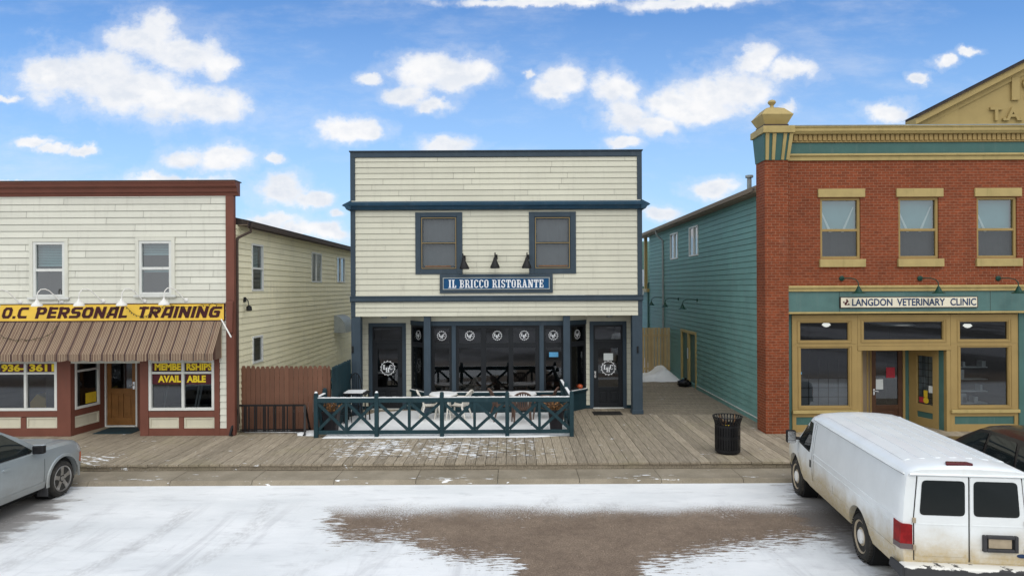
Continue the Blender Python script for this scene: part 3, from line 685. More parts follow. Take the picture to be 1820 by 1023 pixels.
# ------------------------------------------------------------------ window and door builders
def sash_window(T, parent, s0, s1, z0, z1, fw=.05, frame='vinyl', n=.0, split=.5, glassm='glass', lower=None, vertical=False, deep=.45, blind=None, trim=None, sill=None, label=None):
    """opening s0..s1 x z0..z1: frame, one or two panes, a dim room behind"""
    fr = MB(T).frame(s0, s1, z0, z1, fw, n-.07, n+.012)
    if vertical:
        c = s0+(s1-s0)*split; fr.box(c-fw*.55, c+fw*.55, n-.06, n+.004, z0+fw, z1-fw); panes = [(s0+fw, c-fw*.5, z0+fw, z1-fw, -.045), (c+fw*.5, s1-fw, z0+fw, z1-fw, -.03)]
    elif split:
        c = z0+(z1-z0)*split; fr.box(s0+fw, s1-fw, n-.06, n+.004, c-fw*.5, c+fw*.5); panes = [(s0+fw, s1-fw, z0+fw, c-fw*.4, -.03), (s0+fw, s1-fw, c+fw*.4, z1-fw, -.045)]
    else: panes = [(s0+fw, s1-fw, z0+fw, z1-fw, -.03)]
    w = fr.build('window', frame, parent, bevel=.004, label=label)
    for i, (a, b, c, d, k) in enumerate(panes): quad(T, a, b, c, d, n+k).build('pane', lower if (lower and i == 0) else glassm, w)
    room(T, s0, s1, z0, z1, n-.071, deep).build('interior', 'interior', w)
    if blind: blind(T, w)
    if trim:
        t, mt = trim; MB(T).frame(s0-t, s1+t, z0-t, z1+t, t, -.01, n+.03).build('trim', mt, w, bevel=.004)
    if sill: MB(T).box(s0-sill, s1+sill, -.01, n+.07, z0-.06, z0).build('sill', frame, w, bevel=.004)
    return w
def slat_blind(s0, s1, z0, z1, n=-.12, pitch=.045):
    def f(T, w):
        m = MB(T); z = z0+.03
        while z < z1: m.add([(s0,n,z),(s1,n,z),(s1,n-.02,z+.034),(s0,n-.02,z+.034)], [(0,1,2,3)]); z += pitch
        m.box(s0, s1, n-.02, n+.01, z0, z0+.03); m.build('blind', 'blind', w)
    return f

# ------------------------------------------------------------------ left shop: off-white clapboard with striped awning
DL = 19.2
def left_shop():
    d = DL; T = front(d); XR = mx(403, d, 560); XC = mx(417.5, d, 560); XL = -17.5
    b = thing('clapboard_shop', 'off white clapboard shop building with red brown cornice and striped awning', 'building', (XR, d, ZB))
    zt = mz(325, d, 200); zs = mz(349, d, 200)
    wins = []
    for (a, c, t, e) in ((60,116.6,430,528),(248,306,428,524)):
        wins.append((mx(a,d,480), mx(c,d,480), mz(e,d,a), mz(t,d,a)))
    zsign0, zsign1 = mz(570,d,200), mz(539.5,d,200)
    low = mz(645, d, 200)
    siding(T, XL, XR, low, zs, wins, .186, (2.4,4.2), .06, .009).build('wall', 'white_siding', b)
    siding(T, mx(391.5,d,700), XR, mz(760,d,395), low-.002, (), .186).build('wall', 'white_siding', b)
    for i, (s0, s1, z0, z1) in enumerate(wins):
        bl = slat_blind(s0+.05, s1-.05, z0+(z1-z0)*(.56 if i == 0 else .74), z1-.05)
        def blind(T, w, bl=bl, i=i, s0=s0, s1=s1, z0=z0, z1=z1):
            bl(T, w)
            if i == 1: slat_blind(s0+.05, s1-.05, z0+(z1-z0)*.42, z0+(z1-z0)*.47, -.14)(T, w)
        sash_window(T, b, s0, s1, z0, z1, .075, 'vinyl', .02, .49, 'glass_teal', blind=blind, trim=(.095,'white_siding'), sill=.13, deep=.6)
    # cornice in stepped profile, corner board, corbel
    prof = [(d+.12,zs),(d-.03,zs),(d-.05,zs+.08),(d-.10,zs+.10),(d-.12,zs+.20),(d-.20,zs+.25),(d-.23,zt-.04),(d-.25,zt-.035),(d-.25,zt),(d+.12,zt)]
    MB().prism(prof, XL, XC+.12, 'x').build('cornice', 'brown_trim', b, bevel=.004)
    MB().box(XL, XC+.13, d-.26, d+.2, zt+.002, zt+.03).build('cornice_cap', 'fascia', b)
    MB(T).box(XR, XC, -.10, .045, ZB, zs-.002).build('corner_board', 'brown_trim', b, bevel=.005)
    MB(T).prism([(XR+.05,zsign0-.35),(XC-.03,zsign0-.35),(XC-.02,zsign0-.05),(XC-.0,zsign1+.05),(XR+.02,zsign1+.05),(XR+.03,zsign0)], .047, .14).build('corbel', 'brown_trim', b, bevel=.02)
    # storefront: brown posts and rails, white window frames, beige panels
    m = MB(T)
    def bx(a, c, t, e, n=.03, n0=-.1): m.box(mx(a,d,700), mx(c,d,700), n0, n, mz(e,d,a), mz(t,d,a))
    ops = {}
    wb = ZB
    def wpx(a, c, t, e): return (mx(a,d,690), mx(c,d,690), mz(e,d,a), mz(t,d,a))
    W1 = wpx(-98, 102.5, 600, 730); W2 = wpx(265, 381.5, 600, 729)
    # head beam behind the awning
    m.box(XL, mx(391.5,d,700), -.1, .02, W1[3], W1[3]+.22)
    for (a, c) in ((-140,-98), (102.8,127), (250,264.7), (381.8,391)): m.box(mx(a,d,690), mx(c,d,690), -.1, .035, ZB, W1[3]-.002)
    for (a, c) in ((-98,102.7), (264.8,381.7)):
        m.box(mx(a,d,700), mx(c,d,700), -.1, .02, mz(741,d,a), mz(730,d,a)-.002); m.box(mx(a,d,700), mx(c,d,700), -.1, .02, ZB, mz(761,d,a))
    for a, c in ((37.6,47), (-52,-43), (318.5,327)): m.box(mx(a,d,750), mx(c,d,750), -.1, .018, mz(761,d,a)+.002, mz(741,d,a)-.002)
    m.box(XL, mx(-140,d,690), -.1, .03, ZB, W1[3]-.002)
    m.box(mx(391.2,d,700), XR, -.1, .03, ZB, mz(760,d,395)-.002); m.box(mx(243,d,700)+.06, mx(250,d,690), -.25, -.11, ZB, W1[3])
    sf_ = m.build('storefront_frame', 'brown_trim', b, bevel=.004)
    for (a, c) in ((-43,37.6), (47,102.5), (264.8,318.5), (327,381.5)):
        p = MB(T); s0, s1, z0, z1 = mx(a,d,750), mx(c,d,750), mz(761,d,a)+.002, mz(741,d,a)-.002
        p.box(s0+.002, s1-.002, -.08, -.03, z0, z1); p.frame(s0+.004, s1-.004, z0, z1, .05, -.03, -.004)
        p.build('panel', 'beige_panel', b, bevel=.006)
    def shop_window(s0, s1, z0, z1, mull, bar, TT=T):
        f = MB(TT).frame(s0, s1, z0, z1, .075, -.08, .03); f.box(mull-.035, mull+.035, -.07, .02, z0+.075, z1-.075)
        f.box(s0+.075, mull-.036, -.065, .012, bar-.03, bar+.03); f.box(mull+.036, s1-.075, -.065, .012, bar-.03, bar+.03)
        w = f.build('window', 'vinyl', b, bevel=.005)
        quad(TT, s0+.07, s1-.07, z0+.07, z1-.07, -.04).build('pane', 'glass_dark', w)
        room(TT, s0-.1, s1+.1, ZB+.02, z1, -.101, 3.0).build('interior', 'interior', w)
        return w
    w1 = shop_window(*W1, mx(45.5,d,690), mz(663,d,45)); w2 = shop_window(*W2, mx(325.3,d,690), mz(662,d,325))
    def band(w, txt, a, c, t, e, ta, tc, tt, te, off=.0):
        MB(T).add([(mx(a,d,t),-.036,mz(e,d,a)),(mx(c,d,t),-.036,mz(e,d,a)),(mx(c,d,t),-.036,mz(t,d,a)),(mx(a,d,t),-.036,mz(t,d,a))], [(0,1,2,3)]).build('lettering_band', 'maroon_band', w)
        add_text(MB(T), txt, mx(ta,d,t), mx(tc,d,t), mz(te,d,a), mz(tt,d,a), -.031, offset=.045).build('lettering', 'yellow_vinyl', w)
    band(w1, '936-', 0, 42, 645, 662, 1, 42, 647, 660.5); band(w1, '3611', 48.6, 97, 645, 662, 51, 95, 646.5, 660)
    band(w2, 'MEMBE', 269, 321, 643.5, 659, 274, 321, 645.5, 658); band(w2, 'RSHIPS', 329.5, 377, 643.5, 659, 330.5, 376, 645.5, 658)
    band(w2, 'AVAIL', 269, 321, 665, 682.5, 280, 321, 667, 679.5); band(w2, 'ABLE', 329.5, 377, 665, 682.5, 331, 365, 667, 679.5)
    # things dimly seen inside: a yellow machine, pale kit, weight rack
    MB().prism([(mx(60,21),ZB+.35),(mx(90,21),ZB+.35),(mx(88,21),ZB+.8),(mx(72,21),ZB+.95),(mx(60,21),ZB+.7)], 20.8, 21.3).build('gym_machine', 'sign_yellow', w1, bevel=.04)
    mm = MB()
    for px in (288, 345, 350): mm.bar((mx(px,20.2),20.2,ZB+.5), (mx(px+6,20.2),20.3,ZB+1.25), .05, .05)
    mm.box(mx(275,20.4), mx(375,20.4), 20.3, 20.8, ZB+.3, ZB+.62); mm.build('gym_machine', 'galv', w2)
    # recessed entrance: slanted side window, oak door, ceiling, far wall
    dr = 20.5; xa, xb = mx(127,d,700), mx(187,dr,700); TS, L = slanted(xa, d+.002, xb, dr)
    zh = mz(600, d, 127); m = MB(TS)
    z741 = mz(741,d,127); z762 = mz(762,d,127); z729 = mz(729,d,127)
    m.box(0, .13, -.08, .0, ZB, zh); m.box(L-.22, L, -.08, .0, ZB, zh)
    m.box(.132, L-.222, -.08, -.005, z741, z729-.002); m.box(.132, L-.222, -.08, -.005, ZB, z762)
    m.build('entrance_side', 'brown_trim', b, bevel=.004)
    p = MB(TS); p.box(.134, L-.224, -.07, -.04, z762, z741-.002); p.frame(.136, L-.226, z762+.002, z741-.004, .05, -.04, -.012); p.build('panel', 'beige_panel', b, bevel=.005)
    f = MB(TS).frame(.132, L-.222, z729, zh, .07, -.07, .015); zb_ = mz(661,d,140); f.box(.202, L-.292, -.06, .008, zb_-.03, zb_+.03)
    w = f.build('window', 'vinyl', b, bevel=.004); quad(TS, .2, L-.29, z729+.07, zh-.06, -.03).build('pane', 'glass_dark', w)
    room(TS, .1, L-.2, z729, zh, -.081, .8).build('interior', 'interior', w)
    quad(TS, L-.75, L-.32, z729+.10, z729+.40, -.025).build('notice', 'yellow_paper', w)
    TD = front(dr); xj0, xj1 = mx(184.7,dr,700), mx(245,dr,700); zd = mz(757,dr,215)
    m = MB(TD); m.box(xj0, xj0+.075, -.1, .02, ZB, zh); m.box(xj1-.06, xj1, -.1, .02, ZB, zh); m.box(xj0+.076, xj1-.061, -.1, .02, zh-.1, zh); m.box(xj0+.076, xj1-.061, -.1, .05, ZB, ZB+.04)
    dfr = m.build('door_frame', 'vinyl', b, bevel=.004)
    x0, x1 = xj0+.08, xj1-.066; m = MB(TD); z0, z1 = ZB+.045, zh-.105; gz = mz(690,dr,215)
    m.frame(x0, x1, z0, z1, .12, -.09, -.03, wb=.22); m.box(x0+.12, x1-.12, -.09, -.03, gz-.16, gz); c = (x0+x1)/2
    m.box(c-.05, c+.05, -.09, -.03, z0+.22, gz-.16)
    for a, e in ((x0+.12, c-.05), (c+.05, x1-.12)): m.box(a, e, -.08, -.055, z0+.22, gz-.16); m.box(a+.05, e-.05, -.06, -.04, z0+.28, gz-.22)
    dd = m.build('door', 'wood_door', b, bevel=.006)
    quad(TD, x0+.11, x1-.11, gz, z1-.11, -.06).build('pane', 'glass_dark', dd)
    room(TD, xj0, xj1, ZB, zh, -.101, 2).build('interior', 'interior', dd)
    h = MB(TD); hz = mz(684,dr,235); h.box(x1-.09, x1-.03, -.028, -.01, hz-.12, hz+.1); h.tube([(x1-.06,-.01,hz),(x1-.06,.05,hz),(x1-.17,.055,hz-.01)], .014); h.build('handle', 'chrome', dd, smooth=True)
    m = MB(); m.box(mx(127,d)+.01, mx(262,d), d+.1, dr+.1, zh+.002, zh+.06); m.build('entrance_ceiling', 'beige_panel', b)
    TR2, L2 = slanted(mx(250,d)+.03, d+.105, mx(247,dr), dr); MB(TR2).box(0, L2, -.06, 0, ZB, zh).build('entrance_side', 'brown_trim', b)
    # awning
    ya, yf = d-.05, d-.66; za, zf, zv = mz(571,ya,200), mz(629,yf,200), mz(640.5,yf,200)
    x1t, x1f = mx(394,ya,571), mx(378.5,yf,630)
    x0 = XL; aw = MB(); aw.add([(x0,ya,za),(x1t,ya,za),(x1f+.0,yf,zf),(x0,yf,zf),(x1t,ya+.01,zf+.02),(x1t,ya,zv)], [(0,1,2,3),(1,5,2)])
    # gentle sag of the cloth between its ribs: split into strips
    aw = MB(); n = 64; rows = 5; vs = []; fs = []
    for i in range(n+1):
        for j in range(rows+1):
            u, v = i/n, j/rows; xx = x0+(x1t+(x1f-x1t)*v-x0)*u
            sag = .018*math.sin(math.pi*v)*(.6+.4*math.sin(u*37))
            vs.append((xx, ya+(yf-ya)*v, za+(zf-za)*v-sag))
    for i in range(n):
        for j in range(rows): q = i*(rows+1)+j; fs.append((q, q+rows+1, q+rows+2, q+1))
    aw.add(vs, fs); aw.add([(x1t,ya,za),(x1f,yf,zf),(x1f,yf,zv),(x1t,ya,zv)], [(0,1,2,3)])
    A = aw.build('awning', 'awning', b, smooth=True, angle=30)
    vl = MB(); vs = []; fs = []; k = 0; xx = x0; per = .45; st = .03
    while xx < x1f:
        ph = ((xx-x0) % per)/per; dz = .045*abs(math.sin(math.pi*ph))**.6
        yy = yf-.004+.012*math.sin(xx*5.1)+.006*math.sin(xx*17); vs += [(xx, yf-.004, zf), (xx, yy, zv-dz+.02)]
        if k: fs.append((2*k-2, 2*k, 2*k+1, 2*k-1))
        k += 1; xx += st
    vl.add(vs, fs); vl.build('valance', 'awning', A, smooth=True)
    fr = MB(); fr.tube([(x0,yf+.02,zf-.03),(x1f-.02,yf+.02,zf-.03)], .018)
    xx = x1f-.03
    while xx > x0: fr.tube([(xx,ya,za-.04),(xx,yf+.02,zf-.03)], .015); xx -= 2.2
    fr.build('awning_frame', 'white_metal', A)
    MB().tube([(mx(393.5,d-.1,567),d-.1,mz(567,d-.1,394)), (mx(411,d-.35,599),d-.35,mz(599,d-.35,411))], .02).build('awning_arm', 'white_metal', b, smooth=True)
    # side wall towards the gap, its windows, eave, roof, hood
    XS = -7.85; TR = faces_right(XS); zt = 6.2
    def sw(p0, p1, t, e):
        d0, d1 = XS*FPX/(p0-910), XS*FPX/(p1-910); dm = (d0+d1)/2; return (d0, d1, mz(e,dm,p0), mz(t,dm,p0))
    W = [sw(446.5,466.7,434,517), sw(552.8,571,449,502), sw(598,612.2,457,502), sw(447,465.4,596,644)]
    siding(TR, d+.10, 41, ZB, zt, W, .182).build('side_wall', 'yellow_siding', b)
    def curt(s0, s1, z0, z1):
        return lambda T, w: folds(T, s0+.04, s1-.3*(s1-s0), z0+.03, z1-.03, -.15).build('curtain', 'curtain', w)
    sash_window(TR, b, *W[0], .055, 'vinyl', .03, .48, 'glass_teal', blind=slat_blind(W[0][0]+.06, W[0][1]-.06, W[0][2]+.7, W[0][3]-.06))
    for k in (1, 2): sash_window(TR, b, *W[k], .06, 'vinyl', .03, .48, 'glass_teal', vertical=True, blind=curt(*W[k]))
    sash_window(TR, b, *W[3], .06, 'vinyl', .03, 0, 'glass', blind=curt(*W[3]))
    m = MB(); m.prism([(-7.55,zt-.06),(-7.52,zt+.12),(-12.7,zt+1.25),(-17.9,zt+.12),(-17.85,zt-.02),(-12.7,zt+1.10)], d+.35, 41.4, 'y'); m.build('roof', 'roof_dark', b)
    m = MB(); m.prism([(-7.53,zt-.06),(-7.44,zt-.06),(-7.42,zt+.06),(-7.43,zt+.06),(-7.45,zt-.045),(-7.53,zt-.045)], d+.3, 41.4, 'y'); m.box(-7.56, -7.531, d+.32, 41.4, zt-.1, zt+.1); m.build('gutter', 'fascia', b)
    MB().box(-7.85, -7.56, d+.32, 41.3, zt-.02, zt+.0).build('soffit', 'fascia_tan', b)
    MB().tube([(-7.50,d+.42,zt-.06),(-7.5,d+.42,zt-.2),(-7.70,d+.30,zt-.32),(-7.79,d+.20,zt-.40),(-7.80,d+.18,zt-.5),(-7.80,d+.18,ZB+.1)], .04, 8).build('downspout', 'fascia', b, smooth=True)
    # quarter-round ventilation hood
    s0, s1 = 30.0, 31.5; zc0, zc1 = mz(587,30.8,600), mz(559,30.8,600); m = MB(TR); arcp = [(0, zc1)]+[(.52*math.sin(R(a)), zc0+(zc1-zc0)*math.cos(R(a))) for a in range(10, 91, 10)]+[(.52,zc0-.05),(0,zc0-.05)]
    vs = [(s0, n, z) for n, z in arcp]+[(s1, n, z) for n, z in arcp]; k = len(arcp)
    m.add([(p[0], p[1]+.02, p[2]) for p in vs], [tuple(range(k)), tuple(range(2*k-1, k-1, -1))]+[(i, k+i, k+(i+1)%k, (i+1)%k) for i in range(k)]); m.build('vent_hood', 'galv', b, smooth=True, angle=30)
    MB(T).box(XL, XR-.01, -16, -.35, ZB+.0, 6.0).build('building_core', 'interior', b) if False else None
    # back block so that the shop is closed
    MB().box(-17.8, -7.9, 24.2, 40.9, 0, 6.1).build('rear_block', 'interior', b)
    # small lamp on the side wall near the corner
    l = thing('security_light', 'small black security light on the pale yellow side wall beside the brown corner board', 'wall light', (-7.8, 20.0, 3.9))
    m = MB(); m.box(-7.84,-7.80,19.9,20.05,3.98,4.12); m.tube([(-7.8,19.97,4.1),(-7.72,19.95,4.02),(-7.68,19.93,3.86)], .015); m.build('bracket', 'black_metal', l, bevel=.005)
    MB().lathe([(.03,3.88),(.075,3.84),(.085,3.74),(.05,3.72)], (-7.68,19.93,0), 14).build('lamp_head', 'black_metal', l, smooth=True)
left_shop()

def left_sign():
    d = DL-.06; T = front(d); s0, s1 = -17.4, mx(398.8, d, 555); z0, z1 = mz(570,d,200), mz(540,d,200)
    t = thing('shop_sign', 'long yellow sign board with dark maroon lettering O.C PERSONAL TRAINING above the striped awning', 'sign', (s1, d, z0))
    MB(T).box(s0, s1, -.05, 0, z0, z1).build('board', 'sign_yellow', t, bevel=.01)
    m = MB(T); m.frame(s0-.01, s1+.012, z0-.012, z1+.012, .022, -.052, .008); m.build('border', 'maroon', t)
    a, b = mz(565.2,d,200), mz(544.5,d,200)
    for txt, p, q in (('O.C',2,52),('PERSONAL',62,231),('TRAINING',243,395)): add_block(MB(T), txt, mx(p,d,555), mx(q,d,555), a, b, .006).build('lettering', 'maroon', t)
left_sign()

def gooseneck(name, label, cat, group, mat, pts, shade_prof, mount_r=.06, n=.0, inner=None):
    """wall lamp modelled round its wall mount; +y goes into the wall"""
    o = local(name, label, cat, group)
    MB().lathe([(1e-4,-.03),(mount_r*.7,-.028),(mount_r,-.012),(mount_r,.01)], (0,0,0), 14, 'y').build('mount', mat, o, smooth=True)
    MB().tube(pts, .014, 8).build('arm', mat, o, smooth=True)
    e = pts[-1]; s = MB().lathe([(r, e[2]+h) for r, h in shade_prof], (e[0], e[1], 0), 20).build('lamp_shade', mat, o, smooth=True)
    if inner: MB().lathe(inner_prof(shade_prof, e), (e[0], e[1], 0), 20).build('shade_lining', inner, s, smooth=True)
    return o
def inner_prof(p, e): return [(max(r-.012, .001), e[2]+h+.002) for r, h in p if r > .03]+[(.001, e[2]+p[2][1])]
def left_lamps():
    d = DL; up = []
    P = [(0,-.02,0)]; 
    for a in range(0, 11): 
        t = a/10; P.append((-.26*t-.02*math.sin(3*t), -.05-.34*t, .02+.36*math.sin(math.pi*(t*.86+.0))**.9*(1 if t < .6 else 1)))
    P = [(0,-.02,0),(-.05,-.06,.05),(-.12,-.13,.17),(-.20,-.22,.30),(-.27,-.29,.35),(-.34,-.36,.34),(-.39,-.41,.26),(-.405,-.425,.12),(-.405,-.425,.02)]
    prof = [(.022,.06),(.035,.02),(.05,-.01),(.10,-.06),(.135,-.10),(.14,-.145)]
    pos = [(37,536.5),(111,535.5),(184,535),(258,534.5),(331.5,533)]
    names = ['white gooseneck lamp over the letters O.C, leftmost of the five above the yellow sign',
             'white gooseneck lamp over the P of PERSONAL below the first upstairs window',
             'white gooseneck lamp over the end of PERSONAL, middle one of five on the clapboard shop',
             'white gooseneck lamp at the lower left corner of the second upstairs window',
             'white gooseneck lamp over TRAINING, nearest to the red brown corner board']
    first = None
    for (px, py), lab in zip(pos, names):
        x, z = mx(px,d,py), mz(py,d,px)
        if first is None:
            first = gooseneck('gooseneck_lamp', lab, 'wall lamp', 'white lamps above the yellow sign', 'white_metal', P, prof); place(first, (x, d-.02, z))
        else: dup(first, (x, d-.02, z), 0, lab)
left_lamps()

def string_lights():
    d = DL-.08
    def run(name, label, pts, dd):
        t = thing(name, label, 'string lights', (0, dd, 3))
        P = []
        for (a, b), (c, e) in zip(pts, pts[1:]):
            for i in range(8):
                u = i/8; sag = 3.0*math.sin(math.pi*u) if abs(c-a) > 12 else 0
                P.append((mx(a+(c-a)*u, dd, b), dd-.01-.01*math.sin(i*2.3), mz(b+(e-b)*u+sag, dd, a)))
        MB().tube(P, .0065, 5).build('cable', 'wire', t)
        for p in P[3::5]: MB().lathe([(.001,-.035),(.014,-.025),(.014,0),(.006,.012)], (p[0], p[1]-.006, p[2]-.01), 8).build('bulb', 'bulb', t)
    run('string_light', 'dark string of small bulbs looped across the yellow sign', [(189,557),(202,548),(213,541),(221,541),(231,551),(236,556),(243,560),(253,563),(262,561),(268,556),(280,549),(290,545),(296,538),(330,545),(360,541),(378,538),(398,540)], d-.02)
    dd = DL-.36; run('string_light', 'dark string of small green bulbs sagging over the striped awning', [(0,593),(18,601),(40,602),(66,600),(84,595),(98,584),(105,577)], dd-.06)
string_lights()

# ------------------------------------------------------------------ restaurant
DU, DW, DBY = 22.1, 23.2, 22.5
def restaurant():
    d = DU; T = front(d); XL, XR = -5.21, 4.215
    b = thing('restaurant_building', 'cream clapboard restaurant building with slate blue trim, dark shopfront and tall flat parapet', 'building', (-.5, d, ZB))
    zt = mz(268.7,d,882); zc1, zc0 = mz(356,d,882), mz(373.5,d,882); zb1, zb0 = mz(524.6,d,882), mz(535.6,d,882); zo = mz(561,d,882)
    cb = .15
    wins = [(mx(747.7,d,430), mx(812.3,d,430), mz(478.3,d,780), mz(385.4,d,780)), (mx(949.6,d,430), mx(1014,d,430), mz(477.3,d,980), mz(385,d,980))]
    siding(T, XL+cb, XR-cb, zc1-.02, zt-.19, (), .183, (2.2,4.2), .06, .009).build('wall', 'cream_siding', b)
    siding(T, XL+cb, XR-cb, zb1, zc0+.01, wins, .183, (4,7), .04, .007).build('wall', 'cream_siding', b)
    siding(T, XL+.14, XR-.14, zo, zb0, (), .142, (3,5), .03).build('wall', 'cream_siding', b)
    m = MB(T); m.box(XL, XL+cb, -.12, .05, zb1, zt-.19); m.box(XR-cb, XR, -.12, .05, zb1, zt-.19); m.box(XL, XR, -.12, .052, zt-.188, zt-.02); m.box(XL-.03, XR+.03, -.16, .09, zt-.018, zt+.02)
    m.build('parapet_trim', 'navy_trim', b, bevel=.005)
    # mid cornice with a sloped top and flared ends
    prof = [(d-.05,zc0+.01),(d-.12,zc0+.02),(d-.17,zc0+.11),(d-.22,zc0+.14),(d-.23,zc0+.22),(d-.05,zc1-.002)]
    MB().prism(prof, XL-.04, XR+.04, 'x').build('cornice', 'navy_cornice', b, bevel=.004)
    for s, x in ((-1, XL), (1, XR)):
        q = [(x-s*.05,zc0+.02),(x+s*.09,zc0+.02),(x+s*.15,zc0+.11),(x+s*.24,zc0+.15),(x+s*.19,zc0+.19),(x-s*.05,zc1-.01)]
        MB().prism(q, d-.21, d+.4).build('cornice_end', 'navy_cornice', b)
    MB().box(XL-.02, XR+.02, d-.12, d-.04, zc1-.035, zc1-.012).build('cornice_flashing', 'white_siding', b)
    prof = [(d-.03,zb0),(d-.09,zb0+.03),(d-.09,zb1-.05),(d-.11,zb1-.04),(d-.11,zb1-.015),(d-.03,zb1-.002)]
    MB().prism(prof, XL-.02, XR+.02, 'x').build('belt_course', 'navy_trim', b, bevel=.004)
    MB(T).box(XL, XL+.135, -.1, .03, zo, zb0-.002).build('corner_board', 'navy_trim', b); MB(T).box(XR-.135, XR, -.1, .03, zo, zb0-.002).build('corner_board', 'navy_trim', b)
    # upstairs windows with their wide blue surrounds
    for i, (s0, s1, z0, z1) in enumerate(wins):
        t0, t1 = (mx(738.5,d,430), mx(822,d,430)) if i == 0 else (mx(940.2,d,430), mx(1023.5,d,430))
        zt1, zt0 = mz(377,d,880), mz(486.5,d,880)
        m = MB(T); m.box(t0, s0, -.06, .045, zt0, zt1); m.box(s1, t1, -.06, .045, zt0, zt1); m.box(s0+.001, s1-.001, -.06, .043, z1, zt1); m.box(s0+.001, s1-.001, -.06, .043, zt0, z0)
        w = sash_window(T, b, s0, s1, z0, z1, .075, 'navy_trim', .0, .5, 'glass', deep=.5, blind=lambda T, w, a=s0, c=s1, e=z0, f=z1: folds(T, a+.05, c-.05, e+.12, f-.05, -.10, .006, .21).build('curtain', 'curtain', w))
        m.build('surround', 'navy_trim', w, bevel=.005)
        f = MB(T).frame(s0+.03, s1-.03, z0+.02, z1-.03, .018, .014, .03); f.box(s0+.05, s1-.05, .014, .024, (z0+z1)/2-.012, (z0+z1)/2+.008); f.build('screen_frame', 'gold_trim', w)
        MB(T).box(s0+.14, s1-.2 if i == 0 else s1-.1, -.028, -.012, z0+.076, z0+.11).build('sill', 'wood_door', w)
    # corner posts and bay posts
    m = MB(); m.box(XL, XL+.30, d-.02, d+.3, ZB, zo-.003); m.build('corner_post', 'navy_trim', b, bevel=.012)
    m = MB(); m.box(XR-.33, XR, d-.02, d+.3, ZB, zo-.003); m.box(XR-.35, XR+.02, d-.04, d+.32, ZB, ZB+.14); m.build('corner_post', 'navy_trim', b, bevel=.012)
    for px in (760, 1007): x = mx(px, 22.25, 630); MB().box(x-.11, x+.11, 22.14, 22.36, ZB, zo-.003).build('porch_post', 'navy_trim', b, bevel=.012)
    for px in (627.5, 1133):      # little black hooks on the posts
        x = mx(px, d, 620); z = mz(620, d, px); MB(T).box(x-.025, x+.025, .022, .06, z-.12, z+.1).build('post_hook', 'black_metal', b, bevel=.01)
    MB().box(XL+.02, XR-.02, d+.02, DW+.3, zo+.0, zo+.10).build('porch_ceiling', 'beige_panel', b)
    # recessed wall with doors
    TW = front(DW); zdt = mz(574,DW,690); doors = [(655.6, 722), (1048, 1113.4)]
    bl, br = mx(731,DW,640), mx(1041.5,DW,640)
    D = [(mx(a,DW,640), mx(c,DW,640)) for a, c in doors]; zdt = [mz(573.5,DW,690), mz(570.5,DW,1080)]
    for a, c, k in ((XL+.02, bl, 0), (br, XR-.02, 1)):
        siding(TW, a, c, ZB+.12, zo, [(D[k][0]+.02, D[k][1]-.02, 0, zdt[k]-.02)], .175, (5,6), .03).build('recess_wall', 'cream_siding', b)
        MB(TW).box(a, D[k][0]-.002, -.05, .03, ZB, ZB+.118).build('skirting', 'teal_dark', b); MB(TW).box(D[k][1]+.002, c, -.05, .03, ZB, ZB+.118).build('skirting', 'teal_dark', b)
    for k, (a, c) in enumerate(D):
        z1 = zdt[k]; tw = .125; m = MB(TW); m.frame(a, c, ZB, z1, tw, -.08, .04, wb=.0001); fr = m.build('door_frame', 'navy_trim', b, bevel=.006)
        a2, c2, zt2 = a+tw+.001, c-tw-.001, z1-tw-.001
        ztr = mz(608 if k == 0 else 606.5, DW, 690 if k == 0 else 1080)
        MB(TW).box(a2, c2, -.08, -.012, ztr-.05, ztr+.02).build('transom_bar', 'charcoal', fr)
        f = MB(TW).frame(a2, c2, ztr+.021, zt2, .06, -.08, -.02); f.build('transom_frame', 'charcoal', fr); quad(TW, a2+.05, c2-.05, ztr+.07, zt2-.05, -.05).build('pane', 'glass_dark', fr)
        room(TW, a2, c2, ZB, zt2, -.085, 1.6).build('interior', 'interior', fr)
        ga, gc = (mx(671,DW,650), mx(706.5,DW,650)) if k == 0 else (mx(1063.6,DW,650), mx(1098.8,DW,650))
        gz1, gz0 = mz(620,DW,690) if k == 0 else mz(618.5,DW,1080), mz(688,DW,690) if k == 0 else mz(687,DW,1080)
        m = MB(TW); zd1 = ztr-.052; z0 = ZB+.03
        m.box(a2, ga, -.075, -.025, z0, zd1); m.box(gc, c2, -.075, -.025, z0, zd1); m.box(ga, gc, -.075, -.025, gz1, zd1); m.box(ga, gc, -.075, -.025, z0, z0+.14); m.box(ga, gc, -.075, -.025, gz0-.12, gz0)
        mid = (ga+gc)/2; m.box(mid-.05, mid+.05, -.075, -.025, z0+.14, gz0-.12); m.box(ga, mid-.05, -.073, -.05, z0+.14, gz0-.12); m.box(mid+.05, gc, -.073, -.05, z0+.14, gz0-.12)
        m.box(ga+.06, mid-.1, -.055, -.032, z0+.2, gz0-.18); m.box(mid+.1, gc-.06, -.055, -.032, z0+.2, gz0-.18)
        dr = m.build('door', 'charcoal', b, bevel=.006)
        pn = quad(TW, ga, gc, gz0, gz1, -.05).build('pane', 'glass_dark', dr)
        ex, ez = (mx(688.8,DW,654), mz(654,DW,690)) if k == 0 else (mx(1081.5,DW,653.7), mz(653.7,DW,1081))
        emblem(TW, ex, ez, .50, -.046).build('emblem', 'white_letter', dr)
        hx = c2-.07 if k == 0 else a2+.06; hz = mz(664,DW,1060)
        h = MB(TW); h.box(hx-.03, hx+.03, -.024, -.012, hz-.13, hz+.09); h.ball((hx, .03, hz), .034, 10); h.tube([(hx,-.012,hz),(hx,.03,hz)], .012); h.build('handle', 'chrome' if k else 'black_metal', dr, smooth=True)
